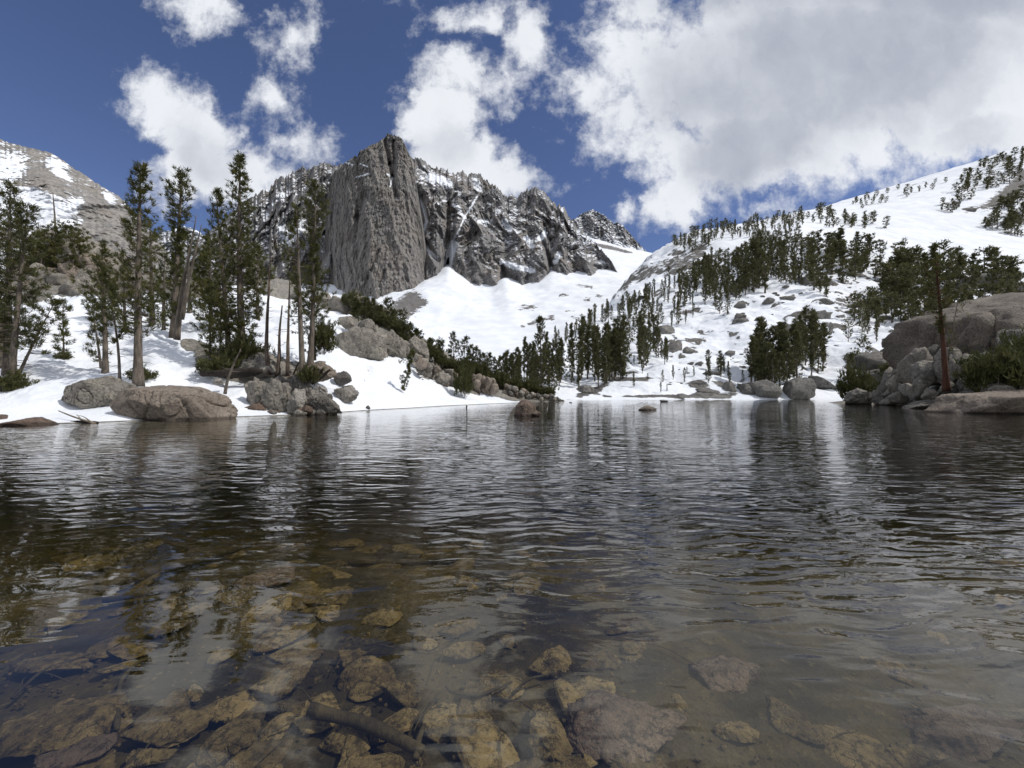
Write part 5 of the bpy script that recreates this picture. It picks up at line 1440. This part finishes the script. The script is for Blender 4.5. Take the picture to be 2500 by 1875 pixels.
# bare dead snags
def snag(line, r0, r1, Y, label, seed, twigs=10, mat='bark_dead', fork=None):
    pts = [P(a, b_, Y) for a, b_ in line]
    c = pts[0]
    rs = np.random.RandomState(seed)
    parts = [tube(np.array(pts) - c, np.linspace(r0, r1, len(pts)), 8, seed, .2)]
    if fork:
        fp_ = [P(a, b_, Y - .2) for a, b_ in fork]
        parts.append(tube(np.array(fp_) - c, np.linspace(r0 * .7, r1, len(fp_)), 7, seed + 1, .2))
    V, Fc = join(parts)
    root = obj('snag', mesh_np('snag', V, Fc, M[mat]), loc=tuple(c), label=label, cat='dead tree', group='bare dead snags of the near bank')
    pts = np.array(pts) - c
    tw = []
    for i in range(twigs):
        s = rs.uniform(.15, .98) * (len(pts) - 1)
        o = np.array([np.interp(s, range(len(pts)), pts[:, k]) for k in range(3)])
        az = rs.uniform(0, 6.28)
        L = rs.uniform(.15, .7)
        d = np.array([math.cos(az), math.sin(az), rs.uniform(-.3, .5)])
        tw.append(tube([o, o + d * L * .6, o + d * L + np.array([0, 0, .1])], [.02, .014, .004], 4, i, 0))
    if tw:
        V, Fc = join(tw)
        obj('twigs', mesh_np('snag_twigs', V, Fc, M[mat]), root)
    return root


snag([(432, 830), (438, 760), (450, 680), (466, 600), (480, 524)], .24, .02, 32, 'forked grey snag leaning beside the tall narrow pine', 1, 14, 'bark', fork=[(444, 780), (462, 680), (480, 600), (492, 548)])
snag([(658, 915), (650, 860), (652, 780), (657, 700), (660, 612)], .16, .03, 27, 'tall charred snag with a hooked middle', 2, 14)
snag([(676, 915), (682, 870), (682, 810), (689, 746)], .15, .04, 27.2, 'short stubby snag between two taller snags', 3, 12)
snag([(702, 918), (703, 840), (705, 760), (708, 662)], .14, .025, 27.1, 'straight thin snag beside the leaning live pine', 4, 12)
snag([(549, 962), (556, 925), (570, 890), (588, 852)], .10, .03, 24.3, 'short leaning snag rising from the snow by the black log', 5, 12, 'bark')
snag([(716, 915), (726, 890), (738, 872)], .06, .02, 26.6, 'low black broken stem against the leaning live pine', 6, 3, 'wood_black')
snag([(136, 562), (133, 520), (129, 470)], .16, .05, 64, 'pale bare pole standing on the crowning slab', 7, 6, 'bark')


# shrubs
def make_shrub(seed, w, hgt, n_stem=60, nlen=.2, nwid=.03, per=12):
    rs = np.random.RandomState(seed)
    tv, cents, dirs = [], [], []
    for i in range(n_stem):
        a, r = rs.uniform(0, 6.28), math.sqrt(rs.rand())
        o = np.array([math.cos(a) * r * w * .35, math.sin(a) * r * w * .35, -.15])
        e = np.array([math.cos(a) * r * w * .5, math.sin(a) * r * w * .5, hgt * (1 - .55 * r * r) * rs.uniform(.65, 1.12)])
        e[:2] += rs.normal(size=2) * w * .06
        if i % 3 == 0:
            tv.append(tube([o, (o + e) / 2 + rs.normal(size=3) * .04, e], [.022, .014, .006], 4, i, 0))
        for f in np.linspace(.35, 1, 4):
            cents.append(o + (e - o) * f + rs.normal(size=3) * .07 * w)
            dirs.append(np.array([math.cos(a) * .3 * r, math.sin(a) * .3 * r, 1]))
    tV, tF = join(tv)
    V, Fc, tint = needle_tris(np.array(cents), np.array(dirs), rs, per, nlen, nwid, .5)
    return mesh_np('shrub_stems', tV, tF, M['bark']), mesh_np('shrub_foliage', V, Fc, M['bush_green'], {'tint': tint}, smooth=False)


shr = [make_shrub(400 + i, 2.4, 1.25, nlen=.30, nwid=.035) for i in range(5)]


def shrub(px, py, Y, wpx, hpx, label, group, k):
    c = P(px, py, Y)
    st, fo = shr[k % 5]
    r = obj('shrub', None, loc=tuple(c), label=label, cat='shrub', group=group)
    s_ = wpx / F * Y / 2.4
    r.scale = (s_, s_, hpx / F * Y / 1.25)
    r.rotation_euler[2] = k * 1.3
    obj('stems', st, r)
    obj('foliage', fo, r)


rs = random.Random(21)
k = 0
for i in range(26):
    f = i / 25
    px = 950 + f * 235 + rs.uniform(-10, 10)
    py = np.interp(px, [930, 1000, 1060, 1120, 1190], [822, 842, 872, 900, 932]) + rs.uniform(-4, 16)
    shrub(px, py, 50 + f * 13 + rs.uniform(-1, 1), rs.uniform(26, 46), rs.uniform(14, 26), 'olive green mat shrub on the crest of the rocky spur', 'shrubs on the crest of the spur', k); k += 1
sm = []
for i, (px, py, h_) in enumerate([(893, 792, 62), (912, 800, 70), (928, 798, 48), (948, 806, 74), (962, 812, 50), (978, 822, 60), (1000, 838, 44), (1018, 842, 36), (1107, 880, 66), (1134, 895, 70), (1150, 900, 52), (1075, 868, 34), (1165, 912, 60), (1180, 920, 56), (1195, 928, 64), (1052, 860, 30), (1210, 940, 60), (868, 775, 40)]):
    Yq = 50 + max(0, px - 900) * .055
    o = make_pine('pine_tree', 500 + i, P(px, py, Yq), h_ / F * Yq, (11 + h_ * .12) / F * Yq, 'small upright pine growing from the rocky spur', 'small pines along the spur', nb=44, base=.04, tuft=.34, per=12, nlen=.34, nwid=.05, tr=.07, dead=0, profile='column' if i % 3 else 'spire', sides=5, needles='bush_green')
for i in range(26):
    f = i / 25
    px = 1120 + f * 210 + rs.uniform(-8, 8)
    py = np.interp(px, [1120, 1200, 1260, 1330], [905, 935, 950, 966]) + rs.uniform(-8, 8)
    shrub(px, py, 61 + f * 12 + rs.uniform(-1, 1), rs.uniform(30, 48), rs.uniform(16, 30), 'dark green shrub low on the spur before the lakeside forest', 'shrubs low on the spur', k); k += 1
for (px, py, Y, w_, h_, lb) in [(1133, 955, 50, 46, 52, 'dark bush growing from the snow under the spur ledge'), (888, 770, 52, 50, 26, 'ragged bush behind the perched oval boulder'), (935, 792, 51, 56, 26, 'wide bush spilling over the grey cliff'),
                                (975, 812, 51, 50, 28, 'bush hanging on the cliff end'), (860, 745, 58, 46, 30, 'bush on the outcrop of the bank top'), (790, 850, 31, 60, 60, 'bush between the leaning pines and the cliff boulder'), (755, 930, 26, 50, 34, 'bush at the foot of the leaning pines'),
                                (600, 890, 28, 90, 60, 'grey tangled shrub under the tall pines'), (20, 950, 22, 90, 36, 'low shrub at the foot of the picture-edge pines'), (540, 915, 26.5, 90, 44, 'dark shrub behind the black log'), (155, 876, 27.6, 30, 16, 'tiny shrub at the foot of the lone sapling'),
                                (2450, 945, 29, 130, 84, 'large yellow-green bush on the shore boulders'), (2500, 915, 30, 140, 84, 'bush at the picture edge beside the large yellow-green one'), (2140, 964, 50, 40, 28, 'ochre bush at the head of the shore pile'), (2185, 918, 54, 56, 30, 'green bush above the shore pile'),
                                (2085, 965, 60, 60, 60, 'dark round bush on the snowy inlet shore'), (2330, 800, 46, 50, 30, 'small bush behind the corner of the pale slab'), (345, 925, 23.5, 50, 24, 'dead twiggy bush at the foot of the bare-trunked pine')]:
    shrub(px, py, Y, w_, h_, lb, None, k); k += 1

# far pines: shared meshes
far_protos, mid_protos = [], []
for i in range(9):
    prof = ['column', 'spire', 'column', 'round'][i % 4] if i < 8 else 'spire'
    tp, npart = pine_parts(600 + i, 10, (1.0, 1.3, .85, 1.8)[i % 4], base=(.12, .05, .22, .2)[i % 4], nb=48, tuft=.5, per=12, nlen=.5, nwid=.085, tr=.13, dead=3, profile=prof, sides=5, tuft_step=.5, crook=.25)
    far_protos.append((mesh_np('far_trunk', *tp, M['bark']), mesh_np('far_crown', npart[0], npart[1], M['needles_far'], {'tint': npart[2]}, smooth=False)))
light = []
for i in range(6):
    tp, npart = pine_parts(650 + i, 10, (1.3, 2.0)[i % 2], base=.10, nb=24, tuft=.9, per=9, nlen=.9, nwid=.2, tr=.2, dead=0, profile=('column', 'round')[i % 2], sides=4, tuft_step=.9)
    light.append((tp, npart))

SINGLES = [0]
STUFF = []


def far_pine(g, h, label, group, rs, kinds, squash=1.0, force=False):
    if SINGLES[0] >= 262 and not force:
        STUFF.append((g, h, rs.uniform(0, 6.28), squash))
        return
    SINGLES[0] += 1
    tm, cm = far_protos[rs.choice(kinds)]
    r = obj('pine_tree', None, loc=(g[0], g[1], g[2] - .3), label=label, cat='pine tree', group=group)
    s_ = h / 10
    r.scale = (s_ * squash, s_ * squash, s_)
    r.rotation_euler = (rs.uniform(-.03, .03), rs.uniform(-.03, .03), rs.uniform(0, 6.28))
    obj('trunk', tm, r)
    obj('crown', cm, r)


COLS = [0, 1, 2, 4, 5, 6, 8]
RND = [3, 7, 0, 4]


def scatter(G, poly, n, hpx, label, group, seed, kinds=COLS, squash=1.0, mind=5, force=False):
    """pines whose feet stand inside an outline of the hillside"""
    rs = random.Random(seed)
    xs_ = [p[0] for p in poly]; ys_ = [p[1] for p in poly]
    done, tries = [], 0
    while len(done) < n and tries < n * 60:
        tries += 1
        x, y = rs.uniform(min(xs_), max(xs_)), rs.uniform(min(ys_), max(ys_))
        ins = False
        for (a, b_) in zip(poly, poly[1:] + poly[:1]):
            if (a[1] > y) != (b_[1] > y) and x < (b_[0] - a[0]) * (y - a[1]) / (b_[1] - a[1]) + a[0]:
                ins = not ins
        if not ins or any(abs(x - q[0]) + abs(y - q[1]) < mind for q in done):
            continue
        g = on_loft(G, x, y)
        if g is None:
            continue
        done.append((x, y))
        far_pine(g, rs.uniform(*hpx) / F * g[1], label, group, rs, kinds, squash, force)


# one tall spruce and the lakeside forest
g = on_loft(Ga, 1318, 945)
g = P(1320, 955, 80)
(tp, npt) = pine_parts(701, 180 / F * 80, 24 / F * 80, base=.03, nb=120, tuft=.5, per=14, nlen=.5, nwid=.07, tr=.22, dead=0, profile='spire', sides=6, upturn=-.1, tuft_step=.4)
r = obj('spruce_tree', None, loc=tuple(g), label='tall pointed dark spruce rising above the lakeside forest', cat='spruce tree')
obj('trunk', mesh_np('spruce_trunk', *tp, M['bark']), r)
obj('crown', mesh_np('spruce_crown', npt[0], npt[1], M['needles_far'], {'tint': npt[2]}, smooth=False), r)
scatter(Ga, [(1215, 962), (1250, 935), (1345, 905), (1375, 925), (1360, 965), (1250, 972)], 34, (70, 110), 'pine of the dense forest at the foot of the spur', 'forest at the foot of the spur', 1, mind=6)
scatter(Ga, [(1380, 930), (1420, 900), (1530, 895), (1535, 930), (1440, 955), (1395, 962)], 30, (100, 140), 'pine of the tall clump in the snow near the far shore', 'tall clump near the far shore', 2, mind=7)
scatter(Ga, [(1830, 950), (1850, 900), (1900, 880), (1925, 905), (1925, 945), (1870, 962)], 20, (90, 130), 'pine of the dark clump above the two shore boulders', 'clump above the shore boulders', 3, squash=1.3, mind=8)
scatter(Ga, [(1930, 915), (1950, 870), (2005, 850), (2010, 905), (1960, 935)], 18, (80, 120), 'pine rising behind the large rounded shore boulder', 'clump behind the rounded boulder', 4, squash=1.2, mind=8)
scatter(Ga, [(1540, 890), (1560, 850), (1600, 845), (1605, 885), (1570, 900)], 10, (80, 110), 'pine of the small dense clump right of the tall lakeside clump', 'small dense clump on the bench', 5, mind=6)
scatter(Ga, [(1590, 860), (1625, 840), (1630, 895), (1600, 900)], 5, (40, 90), 'pine beside the curved snow-capped outcrop', 'pines beside the snow-capped outcrop', 6, mind=8)
scatter(Ga, [(1500, 900), (1560, 880), (1600, 930), (1740, 895), (1830, 930), (1780, 955), (1520, 965)], 22, (16, 46), 'small young pine scattered on the snowy bench by the far shore', 'young pines on the snowy bench', 7, mind=10)
scatter(Ga, [(1720, 900), (1745, 890), (1790, 905), (1740, 918)], 6, (28, 44), 'bushy young pine in the low group on the bench', 'low bushy group on the bench', 8, squash=1.6, mind=6)
scatter(Ga, [(1345, 842), (1440, 790), (1560, 742), (1640, 697), (1740, 650), (1745, 664), (1640, 712), (1560, 756), (1440, 806), (1350, 856)], 52, (30, 52), 'pine in the row along the descending hillside crest', 'row along the hillside crest', 9, mind=5)
scatter(Ga, [(1500, 850), (1520, 770), (1640, 730), (1700, 740), (1690, 800), (1600, 810), (1540, 870)], 40, (34, 62), 'slender pine scattered on the mid slope beneath the hillside crest', 'pines beneath the hillside crest', 10, mind=8)
scatter(Ga, [(1690, 760), (1700, 700), (1750, 690), (1760, 750), (1720, 785)], 6, (60, 90), 'pine of the tight group around the midslope clearing', 'tight group at the clearing', 11, mind=8)
scatter(Ga, [(1805, 725), (1830, 680), (1860, 690), (1880, 725), (1830, 732)], 7, (60, 100), 'pine of the big-tree group above the open snow', 'big-tree group above the open snow', 12, squash=1.4, mind=8)
scatter(Ga, [(1750, 755), (1765, 745), (1780, 775), (1760, 775)], 2, (48, 60), 'isolated pine in the middle of the open snow', 'isolated pines in the open snow', 13, squash=1.3, mind=8)
scatter(Ga, [(2060, 845), (2075, 800), (2150, 800), (2150, 850)], 6, (40, 66), 'pine on the snow shelf above the inlet', 'pines above the inlet', 14, kinds=RND, mind=14)
scatter(Ga, [(2070, 960), (2080, 925), (2110, 915), (2120, 960)], 6, (60, 96), 'pine standing on the inlet shore before the rocky shore', 'pines on the inlet shore', 15, kinds=RND, mind=10)
scatter(Ga, [(2060, 790), (2100, 765), (2330, 745), (2400, 770), (2280, 800), (2100, 805)], 34, (44, 74), 'dark pine of the belt across the lower right slope', 'dark belt on the lower slope', 16, kinds=RND, squash=1.2, mind=9)
scatter(Ga, [(2350, 790), (2390, 740), (2500, 720), (2500, 780)], 8, (50, 80), 'dark pine above the huge pale slab', 'pines above the pale slab', 17, kinds=RND, squash=1.2, mind=9)
scatter(Ga, [(2150, 740), (2170, 660), (2260, 650), (2480, 680), (2470, 715), (2280, 715), (2230, 760)], 62, (44, 76), 'dark pine of the dense forest patch below the upper snow', 'dense forest below the upper snow', 18, kinds=RND, squash=1.3, mind=7)
scatter(Ga, [(1640, 700), (1720, 640), (1800, 600), (1960, 590), (1960, 700), (1880, 690), (1800, 740), (1700, 720)], 230, (24, 42), 'pine of the upper hillside wood', 'upper hillside wood', 19, mind=5)
scatter(Ga, [(1960, 690), (1970, 600), (2060, 600), (2070, 700), (2020, 735)], 40, (34, 60), 'dark pine of the upper hillside', 'upper hillside wood', 20, kinds=RND, squash=1.3, mind=6)
scatter(Ga, [(2070, 680), (2080, 620), (2160, 625), (2150, 700)], 16, (34, 54), 'dark pine', 'upper', 21, kinds=RND, squash=1.3, mind=6)
scatter(Gu, [(1640, 600), (1700, 566), (1760, 558), (1960, 524), (1960, 560), (1760, 590), (1690, 620)], 130, (14, 26), '', '', 22, mind=4)
scatter(Gu, [(1960, 540), (2000, 515), (2040, 530), (2180, 545), (2180, 560), (2020, 560)], 30, (16, 28), '', '', 23, squash=1.3, mind=5)
scatter(Gu, [(2070, 500), (2140, 470), (2300, 440), (2340, 445), (2260, 470), (2110, 512)], 26, (9, 16), '', '', 24, squash=1.4, mind=6)
scatter(Gu, [(2290, 520), (2330, 460), (2400, 400), (2500, 370), (2500, 440), (2400, 470), (2330, 520)], 70, (12, 24), '', '', 25, squash=1.5, mind=6)
scatter(Gu, [(2400, 560), (2440, 500), (2500, 480), (2500, 580), (2440, 570)], 44, (16, 30), '', '', 26, squash=1.5, mind=6)
scatter(Gu, [(2560, 620), (2560, 400), (3200, 300), (3200, 600)], 120, (20, 50), '', '', 27, squash=1.4, mind=12)
tV, tF, tn = [], [], []
bV, bF = [], []
on = ob = 0
rs = random.Random(3)
for (g, h, rz, sq) in STUFF:
    tp, npart = light[rs.randrange(6)]
    c_, s_ = math.cos(rz), math.sin(rz)
    Rm = np.array([[c_, s_, 0], [-s_, c_, 0], [0, 0, 1]])
    sc = np.array([h / 10 * sq, h / 10 * sq, h / 10])
    V = (npart[0] @ Rm) * sc + g
    tV.append(V); tF.append(npart[1] + on); tn.append(npart[2]); on += len(V)
    V = (tp[0] @ Rm) * sc + g
    bV.append(V); bF.append(tp[1] + ob); ob += len(V)
print('single far pines', SINGLES[0], 'in the mass', len(STUFF), 'rocks', N_ROCK[0])
if STUFF:
    me = mesh_np('distant_forest', np.concatenate(tV), np.concatenate(tF), M['needles_far'], {'tint': np.concatenate(tn)}, smooth=False)
    fo = obj('distant_forest', me, label='small dark pines scattered over the upper snow slope and skyline', kind='stuff')
    tk = obj('trunks', mesh_np('distant_trunks', np.concatenate(bV), np.concatenate(bF), M['bark']), fo)
    tk['kind'] = 'stuff'

# tell the members of the small clumps apart by their order across the view
ORD = ('first second third fourth fifth sixth seventh eighth ninth tenth eleventh twelfth thirteenth fourteenth fifteenth sixteenth seventeenth eighteenth nineteenth twentieth '
       'twenty-first twenty-second twenty-third twenty-fourth twenty-fifth twenty-sixth twenty-seventh twenty-eighth twenty-ninth thirtieth thirty-first thirty-second thirty-third thirty-fourth').split()
bygl = {}
for o in COL.objects:
    if o.parent is None and o.get('label') and o.get('category'):
        bygl.setdefault(o['label'], []).append(o)
for lb, os_ in bygl.items():
    if 2 <= len(os_) <= 34 and len((lb + ' x from the left').replace('-', '').split()) <= 15 + 1:
        os_.sort(key=lambda o: o.location.x / o.location.y)
        for o, w_ in zip(os_, ORD):
            o['label'] = w_ + ' from the left: ' + lb
